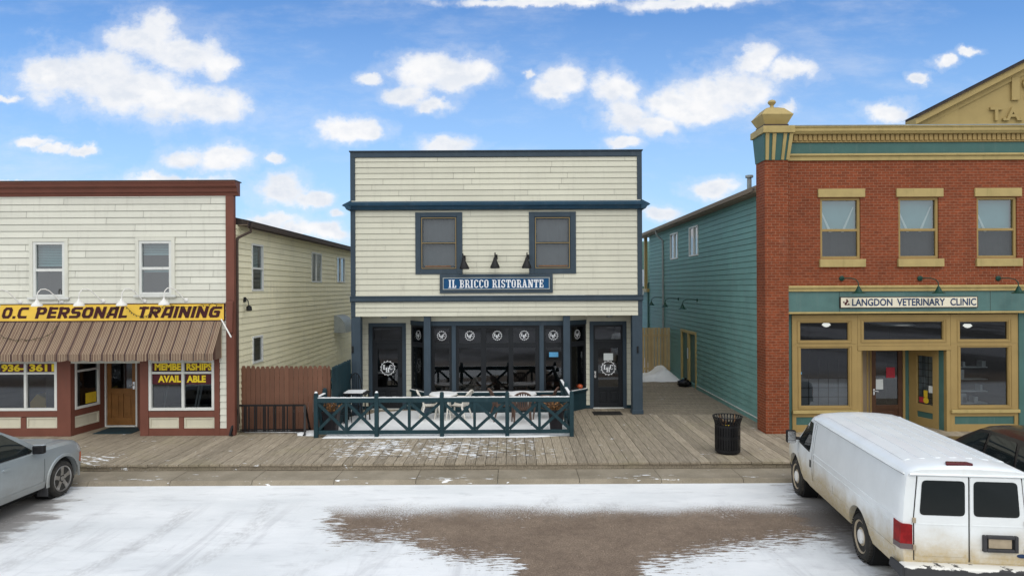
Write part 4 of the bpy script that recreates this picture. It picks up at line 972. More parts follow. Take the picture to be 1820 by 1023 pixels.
        MB(TW).box(a+.1, c-.1, -.06, .06, ZB, ZB+.03).build('threshold', 'vinyl', fr)
        if k: quad(TW, mx(1073,DW,633), mx(1089.6,DW,633), mz(640,DW,1080), mz(627.5,DW,1080), -.022).build('notice', 'paper', dr)
    for px in (683, 1083): x = mx(px, 22.75, 562); MB().lathe([(.11,zo-.002),(.11,zo-.04),(.085,zo-.09),(.001,zo-.10)], (x,22.75,0), 18).build('porch_light', 'galv', b, smooth=True)
    # bay shopfront
    T = front(DBY); x0, x1 = mx(757,DBY,640), mx(1010,DBY,640)
    zhd1, zhd0 = mz(570,DBY,883), mz(578,DBY,883); zsill = mz(696,DBY,883)
    siding(T, x0, x1, zhd1, zo, (), .142, (3,5), .03).build('bay_wall', 'cream_siding', b)
    MB(T).box(x0-.02, x1+.02, -.1, .06, zhd0, zhd1-.002).build('bay_header', 'navy_trim', b, bevel=.004)
    MB(T).box(x0, x1, -.08, .01, ZB, zsill-.06).build('bay_base', 'teal_dark', b)
    MB(T).box(x0-.03, x1+.03, -.1, .09, zsill-.058, zsill-.002).build('bay_sill', 'teal_dark', b)
    MB(T).box(x0-.02, x1+.02, .0, .088, zsill-.001, zsill+.02).build('sill_snow', 'snow', b, bevel=.008)
    ztr1, ztr0 = mz(583,DBY,883), mz(608.5,DBY,883); zl1, zl0 = mz(617.3,DBY,883), mz(693.5,DBY,883)
    groups = [(767.5,803,[(772,798.5)],784), (811,958.5,[(815.4,854.8),(864,904),(912.3,951.7)],None), (966.8,1001.5,[(970,997.8)],982)]
    for gi, (a, c, panes, _) in enumerate(groups):
        ga, gc = mx(a,DBY,640), mx(c,DBY,640); m = MB(T)
        P = [(mx(p,DBY,640), mx(q,DBY,640)) for p, q in panes]; xs = [ga]+[v for p in P for v in p]+[gc]
        for i in range(0, len(xs), 2): m.box(xs[i], xs[i+1], -.06, .02, zsill, zhd0-.002)
        for p, q in P:
            m.box(p, q, -.06, .018, ztr1, zhd0-.002); m.box(p, q, -.06, .018, zl1, ztr0); m.box(p, q, -.06, .018, zsill, zl0)
        w = m.build('shop_window', 'charcoal', b, bevel=.004)
        for p, q in P:
            quad(T, p, q, ztr0, ztr1, -.03).build('pane', 'glass_dark', w); quad(T, p, q, zl0, zl1, -.03).build('pane', 'glass_dark', w)
            emblem(T, (p+q)/2, mz(596,DBY,883), .315, -.026).build('emblem', 'white_letter', w)
        if gi == 2: quad(T, mx(976,DBY,630), mx(992.3,DBY,630), mz(634,DBY,984), mz(625.5,DBY,984), -.025).build('notice', 'blue_paper', w)
    for a, c in ((803.2,810.8),(958.7,966.6)): MB(T).box(mx(a,DBY,640), mx(c,DBY,640), -.06, .06, zsill+.0, zhd0-.003).build('mullion', 'navy_trim', b, bevel=.008)
    MB(T).box(x0, mx(767.3,DBY,640), -.06, .015, zsill, zhd0-.003).build('bay_post', 'charcoal', b); MB(T).box(mx(1001.7,DBY,640), x1, -.06, .015, zsill, zhd0-.003).build('bay_post', 'charcoal', b)
    for k, (ax, ay, bx_, by) in enumerate(((bl, DW, x0, DBY), (x1, DBY, br, DW))):
        TS, L = slanted(ax, ay, bx_, by)
        siding(TS, .0, L, zhd1, zo, (), .142).build('bay_wall', 'cream_siding', b)
        MB(TS).box(0, L, -.06, .03, zhd0, zhd1-.002).build('bay_header', 'navy_trim', b)
        MB(TS).box(0, L, -.06, .01, ZB, zsill-.06).build('bay_base', 'teal_dark', b)
        MB(TS).box(0, L, -.06, .07, zsill-.058, zsill-.002).build('bay_sill', 'teal_dark', b); MB(TS).box(0, L, .0, .068, zsill-.001, zsill+.02).build('sill_snow', 'snow', b, bevel=.008)
        m = MB(TS); w0, w1 = (.02, L-.10) if k == 0 else (.10, L-.02)
        m.frame(w0, w1, zsill, zhd0-.002, .075, -.06, .015); m.box(w0+.075, w1-.075, -.05, .012, zl1, ztr0); w = m.build('shop_window', 'charcoal', b, bevel=.004)
        quad(TS, w0+.07, w1-.07, zsill+.07, zl1, -.03).build('pane', 'glass_dark', w); quad(TS, w0+.07, w1-.07, ztr0, zhd0-.07, -.03).build('pane', 'glass_dark', w)
        emblem(TS, (w0+w1)/2, mz(596,DBY,883), .315, -.026).build('emblem', 'white_letter', w)
    # dining room behind the glass, with a few dim tables
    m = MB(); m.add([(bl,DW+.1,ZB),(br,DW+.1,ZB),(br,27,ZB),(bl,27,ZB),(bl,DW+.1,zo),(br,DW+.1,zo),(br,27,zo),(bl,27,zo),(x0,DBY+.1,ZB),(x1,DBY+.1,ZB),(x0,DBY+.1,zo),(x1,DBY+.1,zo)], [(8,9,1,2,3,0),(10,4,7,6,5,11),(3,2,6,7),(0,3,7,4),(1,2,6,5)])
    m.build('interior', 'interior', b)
    m = MB()
    for px in (790, 860, 935, 990):
        x = mx(px, 24); m.lathe([(.4,.98),(.4,1.02),(.001,1.021)], (x,24,0), 16); m.tube([(x,24,ZB),(x,24,.98)], .04)
    m.build('dining_table', 'wood_door_dark', b)
    MB().ball((mx(1031,22.9,686),22.95,zsill+.10), .10, 12, sz=.85).build('pumpkin', 'lens_amber', b, smooth=True)
    # side walls and flat roof
    siding(faces_right(XR-.03), d+.12, 39, ZB, 7.2, (), .183).build('side_wall', 'cream_siding', b)
    siding(faces_left(XL+.03), d+.12, 39, ZB, 7.2, (), .183).build('side_wall', 'cream_siding', b)
    MB().box(XL, XR, d+.14, 39.2, 7.2, 7.34).build('roof', 'roof_dark', b)
    MB().box(XL+.1, XR-.1, d+.1, d+.2, 7.3, zt-.03).build('parapet_back', 'fascia', b)
    MB().tube([(XR+.03,d+.35,4.35),(XR+.08,d+.32,4.2),(XR+.06,d+.30,4.06),(XR-.02,d+.27,3.97)], .035, 8).build('pipe', 'galv', b, smooth=True)
restaurant()

def restaurant_sign():
    d = DU; T = front(d-.02)
    s0, s1, z0, z1 = mx(782,d,503), mx(982.3,d,503), mz(520.2,d,882), mz(486.8,d,882)
    t = thing('restaurant_sign', 'blue sign board with white slab lettering IL BRICCO RISTORANTE in a slate blue frame', 'sign', ((s0+s1)/2, d-.05, z0))
    MB(T).box(s0, s1, 0, .05, z0, z1).build('backboard', 'navy_trim', t, bevel=.005)
    a, b, c, e = mx(787.5,d,503), mx(976.8,d,503), mz(514.3,d,882), mz(492.8,d,882)
    MB(T).frame(a, b, c, e, .03, .051, .075).build('frame', 'galv', t, bevel=.004)
    MB(T).box(a+.03, b-.03, .051, .06, c+.03, e-.03).build('board', 'sign_blue', t)
    add_slab(MB(T), 'IL BRICCO RISTORANTE', mx(797.5,d,503), mx(965.8,d,503), mz(511,d,882), mz(496.8,d,882), .063).build('lettering', 'white_letter', t)
restaurant_sign()

def spot_lamps():
    d = DU; g = 'black spot lamps above the blue sign'
    def make(label, px, py, lean):
        o = local('spot_lamp', label, 'wall lamp', g)
        MB().box(-.045, .045, -.10, 0, -.06, .09).build('mount', 'black_metal', o, bevel=.008)
        MB().tube([(-.02,-.06,.0),(-.03,-.2,.1),(-.03,-.28,.14),(-.035+lean*.3,-.30,-.05)], .02).build('arm', 'black_metal', o, smooth=True)
        s = MB().lathe([(.035,.05),(.05,.0),(.065,-.06),(.11,-.16),(.15,-.25),(.155,-.30),(.13,-.31)], (0,0,0), 20)
        c, sn = math.cos(R(14)), math.sin(R(14)); l = lean
        s.v = [Vector((-.035+l*.3+v.x+l*(-v.z), -.30+v.y*c-(-v.z)*sn*-.3, v.z-.05)) for v in s.v]
        s.build('lamp_shade', 'black_metal', o, smooth=True)
        x, z = mx(px,d,py), mz(py,d,px); place(o, (x, d-.05, z)); return o
    make('black spot lamp below the left upstairs window, leaning right over the sign', 825.5, 459, .10)
    make('black spot lamp on bare cream boards over the middle of the blue sign', 882, 457.5, 0)
    make('black spot lamp against the surround of the right upstairs window', 938, 457.5, -.02)
spot_lamps()

# ------------------------------------------------------------------ brick clinic building
DR = 19.15
def brick_building():
    d = DR; T = front(d); X0 = 7.06; XP = mx(1401.5, d-.12, 520); XE = 22.0
    b = thing('brick_building', 'red brick two storey clinic building with teal and mustard trim and teal clapboard side wall', 'building', (X0+4, d, ZB))
    zb = mz(286, d, 1400); zs1 = mz(507.5, d, 1402)
    W = []
    for k in range(5):
        o = 139*k; s0, s1 = mx(1457.7+o,d,405), mx(1529.3+o,d,405); W.append((s0, s1, mz(459.7,d,1490), mz(351.5,d,1490)))
    m = wall_plane(T, XP-.01, XE, zs1-.3, zb+.02, W, .10); m.build('wall', 'brick', b)
    # corner pilaster
    MB().box(X0, XP, d-.12, d+.55, ZB, zb-.002).build('pilaster', 'brick', b)
    for k, (s0, s1, z0, z1) in enumerate(W):
        def blind(TT, w, s0=s0, s1=s1, z0=z0, z1=z1, k=k):
            zm = z0+(z1-z0)*.47
            m = MB(TT).add([(s0+.06,-.21,zm),(s1-.06,-.21,zm),(s1-.06,-.2,z1-.05),(s0+.06,-.2,z1-.05)], [(0,1,2,3)]); m.build('blind', 'blind_teal', w)
            folds(TT, s0+.06, s1-.06, z0+.05, zm, -.22, .012, .3).build('curtain', 'curtain', w)
            for a, c in (((.05,.86),(.32,.44)), ((.90,.86),(.62,.44))):
                if k == 2 and a[0] > .5: continue
                p = lambda u, v: (s0+(s1-s0)*u, z0+(z1-z0)*v); A, B = p(*a), p(*c)
                MB(TT).add([(A[0]-.015,-.195,A[1]),(A[0]+.02,-.195,A[1]),(B[0]+.05,-.195,B[1]),(B[0]-.03,-.195,B[1])], [(0,1,2,3)]).build('curtain_edge', 'vinyl', w)
        w = sash_window(T, b, s0, s1, z0, z1, .07, 'gold_trim', -.05, .47, 'glass_teal', 'glass_screen', deep=.8, blind=blind)
        MB(T).box(s0-.07, s1+.11, -.05, .055, z1+.012, z1+.012+.235).build('lintel', 'gold_light', w, bevel=.008)
        MB(T).box(s0-.04, s1+.11, -.05, .075, z0-.235, z0-.012).build('sill', 'gold_light', w, bevel=.008)
    # entablature
    zc = mz(228, d, 1500); z1, z2, z3, z4 = mz(240,d,1500), mz(254,d,1500), mz(273.5,d,1500), mz(286,d,1400)
    MB(T).box(XP-.01, XE, -.3, .02, z3, z2).build('frieze', 'teal_shaded', b)
    MB(T).prism([(XP,z4),(XE,z4),(XE,z3),(XP,z3)], -.3, .05).build('architrave', 'gold_light', b)
    MB(T).box(XP, XE, .05, .10, z3-.07, z3-.01).build('architrave', 'gold_light', b, bevel=.015)
    MB(T).box(XP, XE, -.3, .06, z2+.004, z1).build('dentil_band', 'gold_trim', b)
    m = MB(T); x = XP+.05
    while x < 17.5: m.box(x, x+.095, .055, .095, z2+.05, z1-.003); x += .135
    m.build('dentil', 'gold_trim', b)
    prof = [(d+.3,z1),(d-.16,z1),(d-.20,z1+.05),(d-.22,z1+.07),(d-.22,zc-.03),(d-.25,zc-.02),(d-.25,zc+.01),(d+.3,zc+.01)]
    MB().prism(prof, XP+.02, XE, 'x').build('cornice', 'gold_light', b, bevel=.005)
    MB().box(XP, XE, d-.26, d+.45, zc+.012, zc+.035).build('cornice_cap', 'galv', b)
    # flared capital over the pilaster
    def frust(x0, x1, y0, y1, z0, x2, x3, y2, y3, z1_): return MB().add([(x0,y0,z0),(x1,y0,z0),(x1,y1,z0),(x0,y1,z0),(x2,y2,z1_),(x3,y2,z1_),(x3,y3,z1_),(x2,y3,z1_)], [(0,3,2,1),(4,5,6,7),(0,1,5,4),(1,2,6,5),(2,3,7,6),(3,0,4,7)])
    yf = d-.12; frust(X0-.02, XP+.0, yf-.02, d+.56, zb, X0-.07, XP+.06, yf-.16, d+.62, z1).build('capital', 'teal_shaded', b)
    w = XP-X0
    for u0, u1 in ((.02,.15),(.28,.41),(.68,.80),(.90,1.03)):
        a0, a1 = X0+w*u0, X0+w*u1; sh = lambda a: X0-.07+(a-X0+.02)/(w+.02)*(w+.13)
        frust(a0, a1, yf-.05, yf, zb+.003, sh(a0), sh(a1), yf-.19, yf-.1, z1-.003).build('capital_strip', 'gold_light', b)
    MB().box(X0-.12, XP+.11, yf-.24, d+.68, z1+.002, zc).build('capital_top', 'gold_light', b, bevel=.01)
    # finial: square urn with a knob
    cx, cy = (X0+XP)/2+.02, d+.24
    q = math.sqrt(2); f = MB().lathe([(.34*q,zc+.02),(.34*q,zc+.10)], (cx,cy,0), 4, squ=True); f.build('finial_base', 'fascia', b)
    zz = zc+.10; f = MB().lathe([(.31*q,zz),(.44*q,zz+.26),(.25*q,zz+.47),(.13*q,zz+.52)], (cx,cy,0), 4, squ=True).build('finial', 'gold_light', b)
    MB().lathe([(.13,zz+.52),(.06,zz+.55),(.045,zz+.60),(.09,zz+.65),(.115,zz+.69),(.09,zz+.74),(.03,zz+.765),(.001,zz+.77)], (cx,cy,0), 18).build('knob', 'gold_light', f, smooth=True)
    # gable with raised lettering
    dg = d+.25; TG = front(dg); xl = mx(1637,dg,200); xr = mx(1900,dg,150); ze = mz(208,dg,1640); slope = .507; zr = ze+(xr-xl)*slope
    MB(TG).prism([(xl,zc),(2*xr-xl,zc),(2*xr-xl,ze),(xr,zr),(xl,ze)], -.3, 0).build('gable', 'stucco', b)
    xi = mx(1702,dg,200); MB(TG).prism([(xl+.01,zc+.036),(xi,zc+.036),(xi,ze+(xi-xl)*slope-.12),(xl+.01,ze-.1)], .001, .04).build('gable_panel', 'stucco', b)
    for s in (1, -1):
        P = lambda u, v: (xr+s*(u-xr), v)
        a = xl-.28; za_ = ze-.28*slope
        for (dz0, dz1, n1, mt, nm) in ((-.30,-.12,.055,'stucco','rake_moulding'),(-.12,.06,.22,'stucco','rake_board'),(.062,.12,.28,'roof_dark','rake_cap')):
            MB(TG).prism([P(a,za_+dz0),P(xr,zr+dz0),P(xr,zr+dz1),P(a,za_+dz1)], -.3, n1).build(nm, mt, b)
        MB(TG).add([(P(a,0)[0],.28,za_+.12),(xr,.28,zr+.12),(xr,-.5,zr+.12),(P(a,0)[0],-.5,za_+.12)], [(0,1,2,3)]).build('gable_roof', 'roof_dark', b)
    for txt, p, q_, t, e in (('T.A.',1757.5,1816.5,191.5,215.5),('1',1795.5,1809,139,179),('9',1815.5,1845,137,178)):
        add_text(MB(TG), txt, mx(p,dg,200), mx(q_,dg,200), mz(e,dg,1790), mz(t,dg,1790), .07, offset=.03, depth=.07).build('lettering', 'stucco', b)
    for px in (1528, 1555, 1600): MB().lathe([(.05,zc),(.05,zc+.10),(.12,zc+.11),(.10,zc+.16),(.001,zc+.17)], (mx(px,20.4),20.4,0), 12).build('roof_vent', 'galv', b)
    # fascia over the shopfront
    f0, f1, f2, f3 = mz(507.5,d,1402), mz(518,d,1402), mz(554,d,1402), mz(557.5,d,1402)
    m = MB(T); m.prism([(XP,f1),(XE,f1),(XE,f0),(XP,f0)], -.02, .10); m.box(XP, XE, .10, .14, f0-.07, f0-.012); m.build('fascia_cornice', 'gold_light', b, bevel=.006)
    MB(T).box(XP+.0, XE, -.1, .05, f2, f1-.003).build('fascia', 'teal_lit', b)
    MB(T).box(XP, XE, -.1, .09, f3, f2-.002).build('fascia_moulding', 'gold_light', b, bevel=.005)
    m = MB(T)
    for px in (1490, 1757.5): x = mx(px,d,535); m.box(x-.004, x+.004, .05, .054, f2, f1-.003)
    m.build('fascia_joint', 'seam', b)
    # shopfront
    ds = d+.12; TS = front(ds); X = lambda px: mx(px,ds,640); Z = lambda py: mz(py,ds,1600)
    zt, zbm = f3-.002, ZB+.02
    MB(TS).box(XP, X(1407), -.1, .0, ZB, zt).build('reveal', 'teal_shaded', b)
    def win(a, c, t, e, ga, gc, gt, ge, name='shop_window'):
        s0, s1, z0, z1 = X(a), X(c), Z(e), Z(t); p0, p1, q0, q1 = X(ga), X(gc), Z(ge), Z(gt); m = MB(TS)
        m.box(s0, p0, -.08, .035, z0, z1); m.box(p1, s1, -.08, .035, z0, z1); m.box(p0, p1, -.08, .033, q1, z1); m.box(p0, p1, -.08, .033, z0, q0)
        for k, h in ((0,.05),): m.frame(p0-.0, p1+.0, q0, q1, .022, -.04, .02)
        m.frame(p0-.07, p1+.07, q0-.05, q1+.05, .018, .034, .052)
        w = m.build(name, 'gold_trim', b, bevel=.004); quad(TS, p0+.01, p1-.01, q0+.01, q1-.01, -.03).build('pane', 'glass_dark', w); return w, (p0, p1, q0, q1)
    wL, _ = win(1407,1523,558.5,610.5,1420.5,1508.5,571,605); wL2, g2 = win(1407,1523,610.7,727,1421.5,1509,616.5,721)
    wC, gC = win(1523.3,1688,558.5,614,1533.5,1676.5,570,604.5)
    wR, _ = win(1688.3,1808,558.5,610.5,1704,1791.5,570.5,604.5); wR2, gR = win(1688.3,1808,610.7,727,1705,1792,616.5,721.5)
    MB(TS).box(X(1523.3), X(1688), -.1, .05, Z(622), Z(614.2)).build('entrance_lintel', 'gold_trim', b, bevel=.005)
    for a, c in ((1407,1523),(1688.3,1808)):
        MB(TS).box(X(a)-.01, X(c)+.01, -.1, .10, Z(733), Z(727.3)).build('sill', 'gold_light', b, bevel=.008)
        m = MB(TS); s0, s1 = X(a), X(c); z0, z1 = ZB, Z(733.2); m.frame(s0, s1, z0, z1, .11, -.1, .03, wb=.2, wt=.10); m.build('base_frame', 'gold_trim', b, bevel=.004)
        MB(TS).box(s0+.11, s1-.11, -.1, .0, z0+.2, z1-.1).build('base_panel', 'teal_shaded', b)
    MB(TS).box(X(1808.2), X(1846), -.1, .06, ZB, zt).build('shop_pilaster', 'teal_shaded', b)
    MB(TS).box(X(1846.2), XE, -.1, .03, ZB, zt).build('shop_wall', 'gold_trim', b)
    # lead lattice in the lower part of the left window
    m = MB(TS); p0, p1, q0, q1 = g2; q1 = Z(672)
    for i in range(1, 5): x = p0+(p1-p0)*i/5.0; m.box(x-.006, x+.006, -.075, -.063, q0, q1+(Z(637)-Z(672))*(1 if i < 5 else 0))
    for i in range(0, 4): z = q0+(q1-q0)*i/3; m.box(p0, p1, -.076, -.064, z-.006, z+.006)
    m.build('lattice', 'seam', wL2)
    quad(TS, p0, p1, q0, q1, -.085).build('counter_panel', 'curtain', wL2)
    room(TS, X(1407), X(1523), ZB, zt, -.101, 3).build('interior', 'interior', wL2); room(TS, X(1688), X(1808), ZB, zt, -.101, 3).build('interior', 'interior', wR2)
    room(TS, X(1524), X(1688), Z(614), zt, -.101, 3).build('interior', 'interior', wC)
    for w, px, py in ((wL,1468,574),(wR,1719,575.5)): MB().lathe([(.08,.05),(.12,.0),(.06,-.05),(.001,-.065)], (mx(px,ds+.5),ds+.5,mz(py+3,ds+.5,px)), 16).build('ceiling_lamp', 'lamp_lit', w, smooth=True)
    m = MB(TS)
    for i in range(5): m.box(gR[0]+.1, gR[1]-.1, -1.0, -.7, ZB+.3+.35*i, ZB+.33+.35*i)
    for i in range(22): x = random.uniform(gR[0]+.1, gR[1]-.25); z = ZB+.33+.35*random.randint(0,4); m.box(x, x+random.uniform(.06,.16), -.95, -.72, z, z+random.uniform(.12,.28))
    m.build('shelf', 'galv', wR2)
    m = MB(TS).lathe([(.55,0),(.62,.03),(.55,.06)], ((gC[0]+gC[1])/2, -.6, gC[3]-.16), 28); m.build('ceiling_lamp', 'galv', wC, smooth=True)
    MB(TS).box(p0, p0+.06, -.03, -.025, Z(664), Z(660)).build('sticker', 'blue_paper', wL2)
    # recessed entrance: wood door at the back, slanted side light on the right
    de = 20.45; TE = front(de); XE_ = lambda px: mx(px,de,680); ztop = Z(622)
    MB().box(X(1523), X(1688), ds+.1, de+.2, ztop, ztop+.08).build('entrance_ceiling', 'gold_trim', b)
    for px, a, mt in ((1527,.0,'gold_trim'),(1534,.0,'teal_shaded'),(1538.5,.0,'gold_trim')):
        pass
    MB(TS).box(X(1523.2), X(1530), -.1, .03, ZB, Z(622.2)).build('entrance_post', 'gold_trim', b); MB(TS).box(X(1681), X(1688), -.1, .03, ZB, Z(622.2)).build('entrance_post', 'gold_trim', b)
    xl_, xd = X(1530), XE_(1548); TL, L = slanted(xl_, ds+.1, xd, de)
    m = MB(TL); 
    for u0, u1, mt in ((0,.14,'teal_shaded'),(.145,.24,'gold_trim'),(.245,.62,'fascia_tan'),(.625,.7,'gold_trim'),(.705,.9,'fascia_tan'),(.905,1,'gold_trim')): MB(TL).box(u0*L, u1*L, -.08, .02 if mt == 'gold_trim' else 0, ZB, ztop).build('entrance_side', mt, b)
    d0, d1 = XE_(1549), XE_(1604); m = MB(TE); z0, z1 = ZB+.03, ztop-.04; gz = mz(719,de,1575)
    m.frame(d0, d1, z0, z1, .13, -.06, 0, wb=.2, wt=.10); m.box(d0+.13, d1-.13, -.06, 0, gz-.14, gz); m.box(d0+.13, d1-.13, -.05, -.02, z0+.2, gz-.14)
    c = (d0+d1)/2; m.box(c-.2, c-.03, -.03, -.008, z0+.24, gz-.19); m.box(c+.03, c+.2, -.03, -.008, z0+.24, gz-.19)
    dr = m.build('door', 'wood_door_dark', b, bevel=.006); quad(TE, d0+.12, d1-.12, gz, z1-.1, -.03).build('pane', 'glass_dark', dr)
    m = MB(TE); m.box(c+.0, c+.012, -.04, -.035, gz, z1-.1); zq = mz(672,de,1575); m.box(d0+.13, d1-.13, -.041, -.036, zq-.006, zq+.006); m.build('lattice', 'seam', dr)
    room(TE, d0, d1, ZB, z1, -.07, 2).build('interior', 'interior', dr)
    quad(TE, mx(1575.5,de,660), mx(1591,de,660), mz(671,de,1580), mz(652.5,de,1580), -.02).build('sticker', 'red_paper', dr)
    quad(TE, mx(1556,de,680), mx(1570,de,680), mz(691.5,de,1560), mz(673.5,de,1560), -.018).build('notice', 'paper', dr)
    h = MB(TE); hz = mz(694,de,1553); h.box(d0+.04,d0+.09,.0,.012,hz-.12,hz+.06); h.tube([(d0+.065,.01,hz),(d0+.065,.06,hz),(d0+.17,.06,hz-.015)], .014); h.build('handle', 'chrome', dr, smooth=True)
    MB(TE).box(d1+.002, d1+.07, -.06, .02, ZB, ztop).build('entrance_post', 'gold_trim', b); MB(TE).box(d1+.072, d1+.20, -.06, 0, ZB, ztop).build('entrance_side', 'teal_shaded', b)
    TQ, L = slanted(d1+.2, de, X(1681), ds+.1)
    m = MB(TQ); zg1, zg0 = mz(632,de-.5,1645), mz(718,de-.5,1645); u0, u1 = .24*L, .70*L
    m.box(0, u0, -.06, .02, ZB, ztop); m.box(u1, .86*L, -.06, .02, ZB, ztop); m.box(u0, u1, -.06, .02, zg1, ztop); m.box(u0, u1, -.06, .02, zg0-.22, zg0); m.box(u0, u1, -.06, .02, ZB, ZB+.25)
    sl = m.build('side_light', 'gold_trim', b, bevel=.005); MB(TQ).box(.86*L+.002, L, -.06, .0, ZB, ztop).build('entrance_side', 'teal_shaded', b); MB(TQ).box(u0, u1, -.06, -.01, ZB+.25, zg0-.22).build('panel', 'teal_shaded', sl)
    quad(TQ, u0, u1, zg0, zg1, -.03).build('pane', 'glass', sl); m = MB(TQ)
    for i in range(1, 3): m.box(u0+(u1-u0)*i/3-.006, u0+(u1-u0)*i/3+.006, -.027, -.02, zg0, zg1)
    for i in range(1, 7): z = zg0+(zg1-zg0)*i/7; m.box(u0, u1, -.0275, -.0205, z-.006, z+.006)
    m.build('lattice', 'seam', sl); room(TQ, u0, u1, zg0, zg1, -.07, .25).build('interior', 'galv', sl)
    zz = mz(690,de-.5,1655); quad(TQ, u1-.16, u1-.01, zz-.1, zz+.1, -.015).build('notice', 'paper', sl); quad(TQ, u0+.2, u0+.33, zz-.25, zz-.05, -.015).build('sticker', 'yellow_paper', sl); quad(TQ, u0+.05, u0+.3, zz-.42, zz-.26, -.014).build('sticker', 'red_paper', sl)
    MB(TQ).lathe([(.09,-.013),(.09,-.010)], (u0+.28, 0, zz-.34), 14, 'y').build('sticker', 'yellow_paper', sl)
    # teal clapboard side wall along the alley
    XT = 7.42; TT = faces_left(XT); zw = 7.12
    def sw(p0, p1, t, e):
        a, c = XT*FPX/(p1-910), XT*FPX/(p0-910); dm = (a+c)/2; return (a, c, mz(e,dm,p0), mz(t,dm,p0))
    W2 = [sw(1192.5,1205.7,414,460.7), sw(1226,1242,402,455)]; DO = sw(1211,1238,587,690); DO = (DO[0], DO[1], ZB, mz(587,28.6,1225))
    siding(TT, d+.56, 36.8, ZB+.16, zw, W2+[DO], .182).build('side_wall', 'teal_siding', b); siding(TT, 36.8, 46, ZB+.16, 4.1, (), .182).build('side_wall', 'teal_siding', b)
    MB(TT).box(d+.56, 38, -.05, .035, ZB, ZB+.158).build('skirting', 'teal_siding', b)
    MB(TT).box(d+.56, DO[0]-.1, .036, .05, ZB+.13, ZB+.16).build('flashing', 'vinyl', b)
    for k, q_ in enumerate(W2): sash_window(TT, b, *q_, .06, 'vinyl', .03, .5, 'glass_teal', vertical=True, blind=lambda T, w, q_=q_: folds(T, q_[0]+.1, q_[1]-.1, q_[2]+.05, q_[3]-.05, -.15).build('curtain', 'vinyl', w))
    a, c, z0, z1 = DO; mid = (a+c)/2; f = MB(TT)
    for s0, s1 in ((a, a+.12),(c-.12, c),(mid-.1, mid+.1)): f.box(s0, s1, -.05, .05, z0, z1-.12)
    f.box(a, c, -.05, .051, z1-.119, z1); fr = f.build('side_door_frame', 'gold_light', b, bevel=.005)
    for s0, s1 in ((a+.121, mid-.101),(mid+.101, c-.121)):
        q_ = MB(TT).box(s0, s1, -.1, -.03, z0, z1-.12).build('door', 'teal_shaded', b); 
    quad(TT, mid-.09, mid+.09, 1.35, 1.80, .056).build('notice', 'paper', q_)
    MB().prism([(7.08,zw-.0),(7.08,zw+.16),(12.6,zw+1.3),(12.6,zw+1.15)], d+.56, 38.4, 'y').build('roof', 'roof_dark', b)
    MB().box(7.04, 7.078, d+.56, 38.4, zw-.05, zw+.15).build('eave_fascia', 'fascia_tan', b)
    m = MB(); m.prism([(7.04,zw-.02),(6.96,zw-.02),(6.94,zw+.10),(6.955,zw+.10),(6.97,zw),(7.04,zw)], d+.6, 38.4, 'y'); m.build('gutter', 'fascia_tan', b)
    MB().box(7.08, 7.42, d+.56, 38.3, zw-.03, zw-.002).build('soffit', 'fascia_tan', b)
    dd = XT*FPX/(1180.5-910); MB().tube([(7.0,dd-.1,zw-.02),(7.05,dd-.05,zw-.25),(7.36,dd,zw-.5),(7.36,dd,ZB+.1)], .05, 8).build('downspout', 'galv', b, smooth=True)
    MB().tube([(7.45,36.9,4.6),(7.36,36.9,4.55),(7.36,36.9,.4)], .05, 8).build('pipe', 'teal_shaded', b, smooth=True)
    MB().lathe([(.07,zw+.1),(.07,zw+.62),(.12,zw+.63),(.12,zw+.70),(.001,zw+.72)], (7.42,21.3,0), 14).build('flue', 'galv', b)
    # porch at the far end of the side wall
    m = MB(); m.box(7.30, 7.46, 37.55, 37.75, 4.2, zw); m.box(7.25, 9.2, 36.8, 41.0, 4.1, 4.28); m.box(7.30, 7.46, 40.7, 40.9, 4.28, zw); m.build('porch', 'gold_light', b)
    MB().box(7.40, 7.44, 37.75, 40.7, 4.4, 5.35).build('porch_rail', 'vinyl', b); siding(front(41.2), 7.3, 14, 4.28, zw, (), .182).build('porch_wall', 'teal_siding', b)
    MB().box(9.3, 21.5, d+3.5, 36.7, 0, zw-.1).build('rear_block', 'interior', b); MB().box(7.5, 21.5, d+.6, 38, zw+.0, zw+.06).build('roof', 'roof_dark', b)
    MB().box(XP, 21.8, d+.3, d+.4, zw, zc-.05).build('parapet_back', 'fascia', b)
brick_building()

def clinic_sign():
    d = DR-.05; T = front(d); s0, s1, z0, z1 = mx(1492.8,d,536), mx(1735.2,d,536), mz(545.8,d,1610), mz(527.6,d,1610)
    t = thing('clinic_sign', 'cream sign board with navy lettering LANGDON VETERINARY CLINIC on the teal fascia', 'sign', ((s0+s1)/2, d, z0))
    MB(T).box(s0, s1, .003, .04, z0, z1).build('board', 'cream_sign', t, bevel=.005); MB(T).frame(s0-.012, s1+.012, z0-.012, z1+.012, .018, .0, .045).build('border', 'fascia', t)
    for txt, p, q in (('LANGDON',1513,1584.5),('VETERINARY',1592.5,1678),('CLINIC',1687,1733)): add_text(MB(T), txt, mx(p,d,536), mx(q,d,536), mz(543,d,1610), mz(530.0,d,1610), .045, offset=.024).build('lettering', 'navy_letter', t)
    m = MB(T); cx, cz, k = mx(1504,d,536), mz(537,d,1504), .0155*.9      # little sitting dog and cat emblem
    for j, pl in enumerate((((-5,-5),(-1,-6),(0,-1),(3,1),(2,4),(-1,4),(-2,1),(-5,-1)), ((0,-6),(6,-5),(5,-3),(2,-2)), ((-2,4.2),(1,4.2),(2,7),(0,6),(-2,7)), ((-7,-2),(-5,0),(-6,3),(-8,1)))):
        m.add([(cx+a*k, .045+j*.001, cz+b_*k) for a, b_ in pl], [tuple(range(len(pl)))])
    m.build('emblem', 'maroon_band', t)
clinic_sign()

